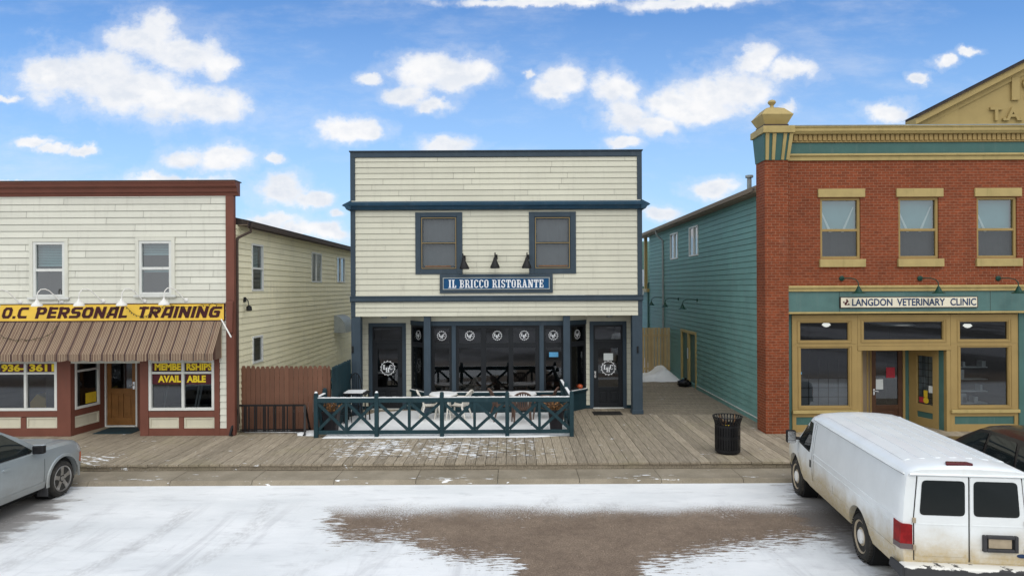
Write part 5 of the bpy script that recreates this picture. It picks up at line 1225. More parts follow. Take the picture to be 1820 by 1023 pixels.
def green_lamps():
    d = DR; g = 'green gooseneck lamps over the clinic sign'
    P = [(0,-.02,0),(.05,-.10,.005),(.14,-.26,.0),(.22,-.36,-.04),(.26,-.40,-.12),(.265,-.41,-.28)]
    prof = [(.03,.06),(.045,.02),(.07,-.04),(.10,-.08),(.11,-.10),(.17,-.13),(.172,-.14)]
    labs = ['dark green gooseneck lamp over the start of the word LANGDON, nearest the brick pilaster','dark green gooseneck lamp over the word VETERINARY, below the middle brick wall window','dark green gooseneck lamp right of the clinic sign, partly cut by the right photo edge']
    o = None
    for px, lab in zip((1495.5, 1634.5, 1773.5), labs):
        x, z = mx(px,d,495), mz(494.5,d,px)
        if o is None: o = gooseneck('gooseneck_lamp', lab, 'wall lamp', g, 'green_metal', P, prof, .075, inner='white_metal'); place(o, (x, d-.01, z))
        else: dup(o, (x, d-.01, z), 0, lab)
    P = [(0,-.02,0),(.0,-.2,.02),(-.02,-.42,.02),(-.03,-.54,-.03),(-.03,-.58,-.14),(-.03,-.58,-.22)]
    g = 'lamps on the teal alley wall'; o = None
    for dist, lab in ((27.3,'green gooseneck lamp on the teal alley wall, above the side doors'),(30.4,'white lined lamp on the teal alley wall, midway to the fence'),(33.4,'white lined lamp on the teal alley wall by the downspout, farthest from the street')):
        if o is None: o = gooseneck('alley_lamp', lab, 'wall lamp', g, 'green_metal', P, prof, .075, inner='white_metal'); place(o, (7.40, dist, mz(533,27.3,1240)), R(-90))
        else: dup(o, (7.40, dist, mz(533,27.3,1240)), R(-90), lab)
green_lamps()

# ------------------------------------------------------------------ fences, rack, rails
def picket_fence(name, label, T, s0, s1, z0, h, mat, w=.138, point=.08, posts=(), gap=.004):
    t = thing(name, label, 'fence', T(s0,0,z0)); m = MB(T); s = s0
    while s < s1-.03:
        e = min(s+w, s1); j = random.uniform(-.012, .012); c = (s+e)/2; tt = 1+random.uniform(-.12,.12); q = (e-s)
        m.prism([(s+gap,z0),(e-gap,z0),(e-gap,z0+h+j-point),(c+q*.22,z0+h+j),(c-q*.22,z0+h+j),(s+gap,z0+h+j-point)], 0, .02, 'y', tt); s += w
    m.build('pickets', mat, t)
    r = MB(T); r.box(s0, s1, -.045, -.002, z0+.25, z0+.34); r.box(s0, s1, -.045, -.002, z0+h-.4, z0+h-.31); r.build('rail', mat, t)
    for p in posts: MB(T).box(p-.045, p+.045, -.14, -.047, z0, z0+h-.08).build('post', mat, t)
    return t
picket_fence('picket_fence', 'red brown picket fence closing the gap beside the clapboard shop, behind the bike rack', front(19.75), -7.84, -5.26, ZB, 1.88, 'brown_fence', posts=(-7.7,-6.5,-5.4))
picket_fence('picket_fence', 'dark teal picket fence on the left side of the patio, next to the restaurant corner', faces_right(-5.24), 19.78, 22.08, ZB, 1.83, 'teal_dark', posts=(19.9,21.9))
picket_fence('board_fence', 'tan board fence across the back of the alley', front(32.0), 4.4, 7.40, ZB, 2.2, 'tan_fence', w=.15, point=.0, posts=(5,6.5), gap=.012)

def bike_rack():
    d = 19.42; t = thing('bike_rack', 'black steel bike rack standing before the red brown picket fence', 'bike rack', (-6.8, d, ZB))
    x0, x1 = mx(423,d), mx(541,d); zt = ZB+.80; m = MB()
    for x in (x0, x1):
        s = -1 if x == x0 else 1
        e = MB(); e.bar((x,d,zt), (x+s*.10,d-.36,ZB+.02), .055, .055); e.bar((x,d,zt), (x+s*.07,d+.26,ZB+.02), .04, .04); e.bar((x+s*.07,d-.36,ZB+.025), (x+s*.07,d+.28,ZB+.025), .05, .03); e.build('end_frame', 'black_metal', t)
    m.bar((x0-.0,d,zt), (x1,d,zt), .05, .05); m.build('top_rail', 'black_metal', t)
    for yy in (d-.05, d+.2): MB().bar((x0-.05,yy,ZB+.07), (x1+.05,yy,ZB+.07), .035, .035).build('bottom_rail', 'black_metal', t)
    for i in range(6):
        for q in ((.0, .045, .13) if i % 2 == 0 else (.02, .07)):
            x = x0+.17+(x1-x0-.25)*i/6+q; MB().bar((x,d-.01,zt-.02), (x,d-.02,ZB+.06), .03, .03).build('bars', 'black_metal', t)
bike_rack()

DP = 18.85
def patio_rail():
    d = DP; t = thing('patio_railing', 'dark teal wooden railing with cross braces and snow on its top rail around the patio', 'railing', (-1.9, d, ZB))
    X = [mx(p,d,735) for p in (562,669.5,785.5,901.5,1016)]; zt, zr1, zr0, zb1, zb0 = ZB+1.18, mz(705.8,d,785), mz(714,d,785), mz(763.5,d,785), mz(770,d,785)
    def post(x, y):
        m = MB(); m.box(x-.055, x+.055, y-.055, y+.055, ZB, zt); m.lathe([(.05,zt),(.06,zt+.02),(.045,zt+.06),(.001,zt+.075)], (x,y,0), 12); m.build('post', 'teal_dark', t, bevel=.004)
    def cap(x, y): MB().lathe([(.05,zt+.05),(.03,zt+.085),(.001,zt+.095)], (x,y,0), 10).build('snow_cap', 'snow', t, smooth=True)
    def bay(ax, ay, bx_, by):
        A, B = Vector((ax,ay,0)), Vector((bx_,by,0)); u = (B-A).normalized(); L = (B-A).length
        def bar(p, q, w, h): m = MB(); m.bar(p, q, w, h); return m
        a, b = A+u*.056, B-u*.056; n = Vector((u.y,-u.x,0)); z = lambda v, h: Vector((v.x,v.y,h))
        zc = (zr0+zr1)/2; bar(z(a,zc), z(b,zc), .09, zr1-zr0).build('top_rail', 'teal_dark', t, bevel=.004)
        m = MB(); k = 18
        for i in range(k): 
            p, q = a+(b-a)*i/k, a+(b-a)*(i+1)/k; h = .020+.004*math.sin(i*1.9); m.bar(z(p,zr1+h/2), z(q,zr1+h/2), .075, h)
        m.build('snow_strip', 'snow', t)
        zc = (zb0+zb1)/2; bar(z(a,zc), z(b,zc), .06, zb1-zb0).build('bottom_rail', 'teal_dark', t, bevel=.004)
        mid = (A+B)/2; h = MB(); h.bar(z(mid,zb1), z(mid,zr0), .075, .075, up=u); h.build('mid_post', 'teal_dark', t)
        for p, q in ((a, mid-u*.038), (mid+u*.038, b)):
            for k, (z0, z1) in enumerate(((zb1+.02, zr0-.02), (zr0-.02, zb1+.02))):
                o = n*(.016 if k else -.016); bar(z(p,z0)+o, z(q,z1)+o, .03, .082).build('brace', 'teal_dark', t)
    for i, x in enumerate(X): post(x, d)
    cap(X[0], d); cap(X[1], d)
    for a, b in zip(X, X[1:]): bay(a, d, b, d)
    bay(X[0], d, X[0]+.02, 19.70); post(X[0]+.02, 19.66)
    bay(X[4], d, X[4]-.02, 20.6); post(X[4]-.02, 20.6); bay(X[4]-.02, 20.6, X[4]-.04, 22.35)
patio_rail()

def snow_sheet(name, outline, z, h, amp=.02, kind='structure', step=.14, label=None, cat=None):
    """low snow layer with an uneven rim"""
    bm = bmesh.new(); vs = [bm.verts.new((x, y, 0)) for x, y in outline]; bm.faces.new(vs)
    xs = [p[0] for p in outline]; ys = [p[1] for p in outline]
    for a, lo, hi in ((0, min(xs), max(xs)), (1, min(ys), max(ys))):
        v = lo+step
        while v < hi:
            co = [0,0,0]; no = [0,0,0]; co[a] = v; no[a] = 1
            bmesh.ops.bisect_plane(bm, geom=bm.verts[:]+bm.edges[:]+bm.faces[:], plane_co=co, plane_no=no); v += step
    from mathutils import noise
    rim = {v for e in bm.edges if len(e.link_faces) < 2 for v in e.verts}
    for v in bm.verts:
        k = noise.noise((v.co.x*1.9, v.co.y*1.9, 3)); f = noise.noise((v.co.x*6, v.co.y*6, 9))
        if v in rim: v.co.z = z; v.co.x += .05*f; v.co.y += .05*k
        else: v.co.z = z+h+amp*k+amp*.5*f
    m = MB(); bm.verts.index_update(); m.add([tuple(v.co) for v in bm.verts], [tuple(v.index for v in f.verts) for f in bm.faces]); bm.free()
    o = m.build(name, 'snow', None, smooth=True, angle=80); tag(o, label, cat, None, kind); return o
snow_sheet('patio_snow', [(-5.22,18.72),(-4.2,18.74),(-2.8,18.70),(-1,18.74),(.6,18.72),(1.1,18.85),(1.58,18.9),(1.6,19.4),(1.56,20.5),(1.6,22.1),(1.3,22.42),(-2.7,22.44),(-3.3,22.9),(-4.5,22.6),(-4.86,22.0),(-5.2,21.9)], ZB+.004, .03, .012)
snow_sheet('fence_snow', [(-6.0,19.1),(-5.5,19.0),(-5.46,19.6),(-7.7,19.68),(-7.7,19.55),(-6.2,19.5)], ZB+.004, .05, .02)

# ------------------------------------------------------------------ vehicles: lofted shell, arches cut by boolean, panels laid on by ray cast
def catmull(P, n):
    out = []
    for i in range(len(P)-1):
        p0, p1, p2, p3 = P[max(i-1,0)], P[i], P[i+1], P[min(i+2,len(P)-1)]
        for k in range(n):
            t = k/n
            out.append(tuple(.5*((2*b)+(-a+c)*t+(2*a-5*b+4*c-d)*t*t+(-a+3*b-3*c+d)*t**3) for a, b, c, d in zip(p0,p1,p2,p3)))
    out.append(P[-1]); return out
def loft(stations, ny=1, smooth_y=False):
    """stations: (y, [(x,z)...]) from the underside centre to the roof centre; mirrored in x"""
    vs = []; fs = []; rows = []
    if smooth_y:
        flat = [tuple([y]+[c for p in pts for c in p]) for y, pts in stations]; flat = catmull(flat, ny)
        stations = [(f[0], [(f[1+2*i], f[2+2*i]) for i in range((len(f)-1)//2)]) for f in flat]
    for y, pts in stations:
        ring = [(x, y, z) for x, z in pts]+[(-x, y, z) for x, z in pts[-2:0:-1]]; rows.append(len(vs)); vs += ring; k = len(ring)
    for i in range(len(stations)-1):
        for j in range(k): fs.append((rows[i]+j, rows[i]+(j+1)%k, rows[i+1]+(j+1)%k, rows[i+1]+j))
    fs += [tuple(rows[0]+j for j in range(k)), tuple(rows[-1]+j for j in reversed(range(k)))]
    return vs, fs
def mesh_from(vs, fs, name='m'):
    me = bpy.data.meshes.new(name); me.from_pydata(vs, [], fs); bm = bmesh.new(); bm.from_mesh(me); bmesh.ops.recalc_face_normals(bm, faces=bm.faces); bm.to_mesh(me); bm.free(); return me
def cut_arches(me, arches, W):
    """wheel arches: half-round pockets of depth .34 at (y, z, r)"""
    o = bpy.data.objects.new('t', me); COL.objects.link(o); cs = []
    for (y, z, r) in arches:
        for s in (-1, 1):
            m = MB().lathe([(r, 0), (r, .42)], (0,0,0), 40, 'x'); b = m.v; x0 = W-.40 if s > 0 else -W-.02
            c = mesh_from([(v.x+x0, v.y+y, v.z+z) for v in b], m.f); co = bpy.data.objects.new('c', c); COL.objects.link(co); cs.append(co)
            q = o.modifiers.new('b', 'BOOLEAN'); q.object = co; q.operation = 'DIFFERENCE'; q.solver = 'EXACT'
    bpy.context.view_layer.update()
    out = bpy.data.meshes.new_from_object(o.evaluated_get(bpy.context.evaluated_depsgraph_get()))
    bpy.data.objects.remove(o)
    for c in cs: bpy.data.objects.remove(c)
    return out
def body_object(me, mat, parent, angle=32):
    me.materials.clear(); me.materials.append(M_[mat]); me.polygons.foreach_set('use_smooth', [True]*len(me.polygons)); me.set_sharp_from_angle(angle=R(angle))
    o = bpy.data.objects.new('body', me); COL.objects.link(o); o.parent = parent; ORG[o.name] = Vector((0,0,0)); return o
class Skin:
    def __init__(s, vs, fs): s.b = BVHTree.FromPolygons([Vector(v) for v in vs], fs)
    def side(s, y, z, sg):
        h = s.b.ray_cast(Vector((3*sg, y, z)), Vector((-sg, 0, 0))); return h[0], h[1]
    def back(s, x, z, sg):      # sg -1: from behind (-y), +1 from the front
        h = s.b.ray_cast(Vector((x, 6*sg, z)), Vector((0, -sg, 0))); return h[0], h[1]
    def top(s, x, y):
        h = s.b.ray_cast(Vector((x, y, 4)), Vector((0, 0, -1))); return h[0], h[1]
    def patch(s, poly, mode, sg, off, step=.12, rim=.0):
        bm = bmesh.new(); bm.faces.new([bm.verts.new((a, b, 0)) for a, b in poly])
        for ax in (0, 1):
            lo, hi = min(p[ax] for p in poly), max(p[ax] for p in poly); v = lo+step
            while v < hi-1e-4:
                co = [0,0,0]; no = [0,0,0]; co[ax] = v; no[ax] = 1
                bmesh.ops.bisect_plane(bm, geom=bm.verts[:]+bm.edges[:]+bm.faces[:], plane_co=co, plane_no=no); v += step
        m = MB(); bm.verts.index_update(); P = []
        for v in bm.verts:
            a, b = v.co.x, v.co.y
            p, n = s.side(a, b, sg) if mode == 'side' else (s.back(a, b, sg) if mode == 'back' else s.top(a, b))
            if p is None: p = Vector((sg*.8, a, b)) if mode == 'side' else Vector((a, -1.5, b)); n = Vector((0,0,0))
            if n is not None and n.length:
                d = Vector((sg,0,0)) if mode == 'side' else (Vector((0,sg,0)) if mode == 'back' else Vector((0,0,1)))
                if n.dot(d) < 0: n = -n
            P.append(p+n*off)
        F = [tuple(v.index for v in f.verts) for f in bm.faces]
        if rim:      # give the panel a thickness down into the shell
            E = [tuple(v.index for v in e.verts) for e in bm.edges if len(e.link_faces) == 1]; k = len(P)
            d = Vector((sg,0,0)) if mode == 'side' else (Vector((0,sg,0)) if mode == 'back' else Vector((0,0,1)))
            P += [p-d*rim for p in P]; F += [(a, b, k+b, k+a) for a, b in E]
        bm.free(); m.add([tuple(p) for p in P], F); return m
def rrect(a0, a1, b0, b1, r, n=5):
    out = []
    for cx, cy, s in ((a1-r,b1-r,0),(a0+r,b1-r,90),(a0+r,b0+r,180),(a1-r,b0+r,270)): out += [(cx+r*math.cos(R(s+90*i/n)), cy+r*math.sin(R(s+90*i/n))) for i in range(n+1)]
    return out
def rpoly(poly, r, n=4):
    out = []
    for i, p in enumerate(poly):
        p = Vector(p); a = (Vector(poly[i-1])-p); b = (Vector(poly[(i+1) % len(poly)])-p); q = min(r, a.length*.45, b.length*.45); A, B = p+a.normalized()*q, p+b.normalized()*q
        out += [tuple(A*(1-t)**2+p*2*t*(1-t)+B*t*t) for t in [k/n for k in range(n+1)]]
    return out
def strip(pts, w):
    """thin ribbon polygon along a 2-D polyline"""
    L, Rr = [], []
    for i, p in enumerate(pts):
        a, b = Vector(pts[max(i-1,0)]), Vector(pts[min(i+1,len(pts)-1)]); d = (b-a).normalized(); n = Vector((-d.y, d.x))*w/2; L.append(tuple(Vector(p)+n)); Rr.append(tuple(Vector(p)-n))
    return L+Rr[::-1]
def make_wheel(parent, x, y, r, w, sg, style):
    """x is the outer face; sg the outward side"""
    c = (x-sg*w/2, y, r); rr = r*(.68 if style == 'steel' else .70)
    hub = MB().lathe([(.001, sg*(w*.30)),(rr*.5, sg*w*.30),(rr*.5, sg*w*.1),(rr*.98, -sg*w*.1),(rr*.98,-sg*w*.4)], c, 28, 'x').build('wheel', 'well' if style != 'steel' else 'steel_wheel', parent, smooth=True)
    tp = [(rr, -w/2+.03),(rr+.02,-w/2),(r-.05,-w/2),(r-.012,-w/2+.04),(r,-w*.2),(r,w*.2),(r-.012,w/2-.04),(r-.05,w/2),(rr+.02,w/2),(rr,w/2-.03)]
    m = MB().lathe([(a, b) for a, b in tp], c, 40, 'x')
    for k in range(40 if style == 'steel' else 0):      # tread lugs
        a = 2*math.pi*k/44
        for q in (-1, 1): 
            xx = c[0]+q*w*.27; a2 = a+(.07 if q > 0 else 0); p = (xx, c[1]+(r+.003)*math.cos(a2), c[2]+(r+.003)*math.sin(a2)); m.bar((p[0]-w*.17,p[1],p[2]), (p[0]+w*.17,p[1],p[2]), .03, .008, up=(0,math.cos(a2),math.sin(a2)))
    m.build('tyre', 'rubber', hub, smooth=True)
    if style == 'steel':
        m = MB().lathe([(rr*.97, sg*w*.36),(rr*1.02, sg*w*.42),(rr*1.0, sg*w*.46),(rr*.93, sg*w*.42),(rr*.88, sg*w*.30),(rr*.62, sg*w*.27),(rr*.55, sg*w*.38),(rr*.3, sg*w*.39)], c, 32, 'x'); m.build('rim', 'steel_wheel', hub, smooth=True)
        m = MB()
        for k in range(8): a = 2*math.pi*k/8; m.lathe([(.022, sg*w*.292),(.001, sg*w*.294)], (c[0], c[1]+rr*.73*math.cos(a), c[2]+rr*.73*math.sin(a)), 8, 'x')
        m.build('rim_hole', 'well', hub)
        MB().lathe([(rr*.44, sg*w*.36),(rr*.42, sg*w*.48),(rr*.27, sg*w*.54),(.001, sg*w*.55)], c, 24, 'x').build('hub_cap', 'white_metal', hub, smooth=True)
    else:
        m = MB().lathe([(rr*.98, sg*w*.34),(rr*1.03, sg*w*.44),(rr*1.0, sg*w*.47),(rr*.92, sg*w*.44),(rr*.9, sg*w*.1)], c, 36, 'x')
        for k in range(5):
            a = 2*math.pi*(k+.25)/5; u = (math.cos(a), math.sin(a)); v = (-u[1], u[0]); P = []
            for rad, hw, xo in ((rr*.12, rr*.20, .36), (rr*.55, rr*.13, .42), (rr*.95, rr*.19, .42)):
                for s in (-1, 1): P.append((c[0]+sg*w*xo, c[1]+u[0]*rad+v[0]*hw*s, c[2]+u[1]*rad+v[1]*hw*s))
                for s in (-1, 1): P.append((c[0]+sg*w*(xo-.22), c[1]+u[0]*rad+v[0]*hw*1.15*s, c[2]+u[1]*rad+v[1]*hw*1.15*s))
            F = [(0,1,5,4),(4,5,9,8),(0,4,6,2),(4,8,10,6),(1,3,7,5),(5,7,11,9)]; m.add(P, F)
        m.lathe([(rr*.2, sg*w*.3),(rr*.18, sg*w*.44),(.001, sg*w*.45)], c, 16, 'x'); m.build('rim', 'alloy', hub, smooth=True, angle=30)
    return hub
def well(parent, arches, W):
    for y, z, r in arches:
        for s in (-1, 1): MB().lathe([(.02, s*(W-.385)),(r-.004, s*(W-.385)),(r-.004, s*(W-.10))], (0, y, z), 30, 'x').build('wheel_well', 'well', parent)

def van():
    t = local('parked_van', 'white panel van with dirty lower sides parked nose to the kerb before the brick building', 'van')
    W, WB = .90, 3.5
    def sec(zb, w, zbelt, zdrip, wdrip, ztop, crown=1.0):
        return [(0,zb),(w*.80,zb),(w*.93,zb+.03),(w*.975,zb+.16),(w,zb+.34),(w*1.0,zbelt*.62+zb*.38),(w*.995,zbelt),(wdrip*.55+w*.45+.012,zbelt*.45+zdrip*.55),(wdrip+.012,zdrip-.03),(wdrip+.004,zdrip),(wdrip-.035,zdrip+.045*crown),(wdrip*.78,ztop*.75+zdrip*.25),(wdrip*.4,ztop-.01),(0,ztop)]
    S = []
    for y, w, wd, zd, zt in ((-1.50,.845,.775,1.765,1.86),(-1.47,.868,.785,1.77,1.885),(-1.40,.888,.792,1.77,1.905),(-1.25,.897,.797,1.77,1.92),(-.4,W,.80,1.775,1.945),(1.2,W,.80,1.775,1.95),(2.1,W,.80,1.775,1.945),(2.45,W,.795,1.765,1.925),(2.62,W,.785,1.745,1.885)):
        S.append((y, sec(.40, w, 1.16, zd, wd, zt)))
    for y, w, zbelt, zd, wd, zt in ((2.80,.90,1.16,1.62,.79,1.73),(3.0,.90,1.14,1.455,.815,1.54),(3.2,.895,1.12,1.29,.845,1.36),(3.36,.89,1.09,1.18,.86,1.22),(3.5,.885,1.04,1.12,.86,1.165),(3.8,.875,.98,1.05,.84,1.10),(4.05,.85,.90,.97,.80,1.02),(4.2,.80,.80,.88,.75,.93),(4.26,.74,.70,.78,.68,.82)):
        S.append((y, sec(.42, w, zbelt, zd, wd, zt, .6)))
    # finer rings between the given ones
    F = []
    for (y0, p0), (y1, p1) in zip(S, S[1:]):
        n = max(1, int((y1-y0)/.16))
        for k in range(n): u = k/n; F.append((y0+(y1-y0)*u, [(a[0]+(b[0]-a[0])*u, a[1]+(b[1]-a[1])*u) for a, b in zip(p0, p1)]))
    F.append(S[-1]); vs, fs = loft(F); sk = Skin(vs, fs)
    AR = [(0, .40, .45), (WB, .40, .46)]
    body = body_object(cut_arches(mesh_from(vs, fs), AR, W), 'van_white', t); well(body, AR, W)
    MB().box(-.7, .7, -1.3, 4.0, .30, .42).build('chassis', 'well', t)
    for y in (0, WB):
        for s in (-1, 1): make_wheel(t, s*(W-.035), y, .375, .24, s, 'steel')
    # roof ribs and drip rails
    for x in (-.62,-.42,-.21,0,.21,.42,.62): sk.patch(rpoly([(x-.045,-1.12),(x+.045,-1.12),(x+.045,2.1),(x-.045,2.1)], .04), 'top', 1, .007, .25, rim=.01).build('roof_rib', 'van_white', body, smooth=True)
    for s in (-1, 1):
        pts = []
        y = -1.44
        while y < 2.5: p, n = sk.side(y, 1.768, s); pts.append((p.x+s*.012, y, 1.772)); y += .1
        MB().tube(pts, .014, 6).build('drip_rail', 'van_white', body, smooth=True)
        MB().tube([(q[0]-s*.004, q[1], q[2]-.018) for q in pts], .005, 5).build('rail_gap', 'rail_gap', body)
    MB().tube([(x, -1.515, 1.775) for x in (-.76,-.4,0,.4,.76)], .016, 6).build('drip_rail', 'van_white', body, smooth=True)
    # left and right cab windows, seams, mouldings, handles
    for s in (-1, 1):
        win = rpoly([(2.40,1.17),(3.14,1.21),(3.08,1.31),(2.74,1.69),(2.40,1.705),(2.36,1.4)], .05)
        d = sk.patch(rpoly([(2.27,.62),(2.27,1.72),(2.74,1.735),(3.16,1.24),(3.2,.98),(3.02,.80),(2.97,.62)], .03), 'side', s, .006, .1, rim=.01).build('door', 'van_white', t, smooth=True)
        sk.patch(win, 'side', s, .010, .1).build('pane', 'car_glass', d, smooth=True)
        sk.patch(strip([(2.42,1.155),(3.1,1.195)], .03), 'side', s, .016, .1, rim=.008).build('window_seal', 'seam', d)
        sk.patch(strip([(2.27,.62),(2.27,1.72)], .012), 'side', s, .009, .1).build('door_gap', 'seam', d)
        sk.patch(strip([(2.97,.62),(3.02,.80),(3.2,.98),(3.17,1.22)], .010), 'side', s, .009, .08).build('door_gap', 'seam', d)
        sk.patch(rrect(2.33,2.40,.86,1.0,.02), 'side', s, .016, .1, rim=.012).build('handle', 'black_metal', d)
        # big mirror on its arm
        p, n = sk.side(3.05, 1.25, s); mm = MB(); mm.tube([(p.x, 3.08, 1.25),(p.x+s*.14, 3.12, 1.27)], .03, 8); mm.build('mirror_arm', 'black_metal', t, smooth=True)
        mm = MB(); mm.box(*sorted((p.x+s*.09, p.x+s*.28)), 3.06, 3.17, 1.16, 1.42); mo = mm.build('mirror', 'black_metal', t, bevel=.03)
        mm = MB(); mm.box(*sorted((p.x+s*.11, p.x+s*.26)), 3.05, 3.058, 1.22, 1.40); mm.build('mirror_glass', 'chrome', mo)
        MB().box(*sorted((p.x+s*.11, p.x+s*.26)), 3.048, 3.058, 1.175, 1.21).build('mirror_glass', 'lens_clear', mo)
        # body side swages and lower moulding
        for z, o, y0, y1 in ((1.14,.006,-1.36,2.2),(1.03,.006,-1.36,2.2),(.70,.010,-1.36,-.40),(.70,.010,.40,2.2)):
            sk.patch(strip([(y0, z),(y1, z)], .03 if z > .8 else .05), 'side', s, o, .2, rim=.008).build('side_moulding', 'van_white', body, smooth=True)
        sk.patch(strip([(1.12,.66),(1.14,.85)], .009), 'side', s, .003, .1).build('panel_gap', 'seam', body)
        sk.patch(strip([(1.9,.95),(1.9,1.72)], .008), 'side', s, .002, .1).build('panel_gap', 'seam', body) if s > 0 else None
        sk.patch(strip([(2.21,.62),(2.20,1.1),(2.18,1.70)], .010), 'side', s, .003, .1).build('panel_gap', 'seam', body)
    # rear: two doors with windows, lamps, plate recess, badge, hinges, bumper
    zb, zt = .60, 1.755
    for s in (-1, 1):
        a, c = sorted((s*.012, s*.70)); tp = [(a, zb),(c, zb),(c, 1.2),(c-.05 if s > 0 else c, zt),(a if s > 0 else a+.05, zt),(a,1.2)]
        d = sk.patch(rpoly(tp, .03), 'back', -1, .012, .1, rim=.014).build('rear_door', 'van_white', t)
        wn = rpoly([(s*.055,1.225),(s*.635,1.225),(s*.60,1.70),(s*.055,1.70)], .06); sk.patch(wn, 'back', -1, .017, .1, rim=.006).build('pane', 'car_glass', d)
        sk.patch(strip([(s*.03,1.10),(s*.69,1.10)], .012), 'back', -1, .016, .1, rim=.006).build('crease', 'van_white', d)
        sk.patch(strip([(s*.03,.72),(s*.69,.72)], .10), 'back', -1, .017, .1, rim=.006).build('lower_moulding', 'van_white', d)
        for z in (.78, 1.15): MB().box(*sorted((s*.685, s*.725)), -1.535, -1.50, z-.035, z+.035).build('hinge', 'steel_wheel', d, bevel=.006)
        sk.patch(strip([(s*.706,zb),(s*.706,1.2),(s*.66,zt)], .012), 'back', -1, .003, .1).build('door_gap', 'seam', d)
        L = MB(); L.add([(s*.735,-1.535,.76),(s*.884,-1.512,.76),(s*.905,-1.34,.76),(s*.735,-1.535,1.09),(s*.878,-1.512,1.10),(s*.900,-1.34,1.12),(s*.74,-1.4,.76),(s*.74,-1.4,1.09)], [(0,1,4,3),(1,2,5,4),(3,4,5,7),(0,6,2,1),(0,3,7,6),(2,6,7,5)]); lm = L.build('tail_light', 'lens', t)
        L = MB(); L.add([(s*.735,-1.537,.758),(s*.885,-1.514,.758),(s*.907,-1.34,.758),(s*.735,-1.537,.83),(s*.885,-1.514,.83),(s*.907,-1.34,.83)], [(0,1,4,3),(1,2,5,4)]); L.build('reversing_lens', 'lens_grey', lm)
    sk.patch(strip([(0,zb),(0,1.3),(.0,zt)], .014), 'back', -1, .004, .1).build('door_gap', 'seam', body)
    MB().frame(.16, .60, .76, .985, .045, -1.556, -1.50).build('plate_recess', 'bumper', t, bevel=.012)
    MB().box(.205, .555, -1.522, -1.512, .80, .945).build('plate_recess', 'seam', t); MB().box(.235, .525, -1.53, -1.523, .81, .935).build('licence_plate', 'steel_wheel', t, bevel=.003)
    o = MB().lathe([(.001,-.012),(.055,-.010),(.066,0)], (0,0,0), 24, 'y'); o.v = [Vector((v.x+.655, v.y-1.518, v.z*.42+.715)) for v in o.v]; o.build('badge', 'navy_letter', t, smooth=True)
    p, n = sk.top(-.02, -1.40); bl = MB().prism(rpoly([(-.26,-1.44),(.10,-1.44),(.06,-1.33),(-.22,-1.33)], .03), 1.885, 1.925, 'z'); bl.build('brake_light', 'lens_dark', t, bevel=.01)
    MB().prism([(-1.47,.36),(-1.66,.38),(-1.68,.44),(-1.68,.55),(-1.66,.575),(-1.47,.575)], -.90, .90, 'x').build('bumper', 'bumper_worn', t, bevel=.03)
    for s in (-1, 1): MB().prism([(-1.66,.38),(-1.66,.57),(-1.25,.55),(-1.20,.42)], *sorted((s*.885, s*.915)), 'x').build('bumper_end', 'bumper', t, bevel=.015)
    # front (turned away): grille, lamps, bumper, windscreen
    MB().box(-.76, .76, 4.14, 4.33, .36, .56).build('bumper', 'bumper', t, bevel=.05); MB().box(-.5, .5, 4.2, 4.29, .58, .80).build('grille', 'black_metal', t, bevel=.02)
    for s in (-1, 1): MB().box(*sorted((s*.52, s*.74)), 4.18, 4.275, .6, .80).build('headlight', 'lens_clear', t, bevel=.03)
    sk.patch(rpoly([(-.70,2.72),(.70,2.72),(.78,3.28),(-.78,3.28)], .08), 'top', 1, .008, .1).build('windscreen', 'car_glass', t, smooth=True)
    place(t, (6.37, 10.76, 0), R(-7)); return t
van()

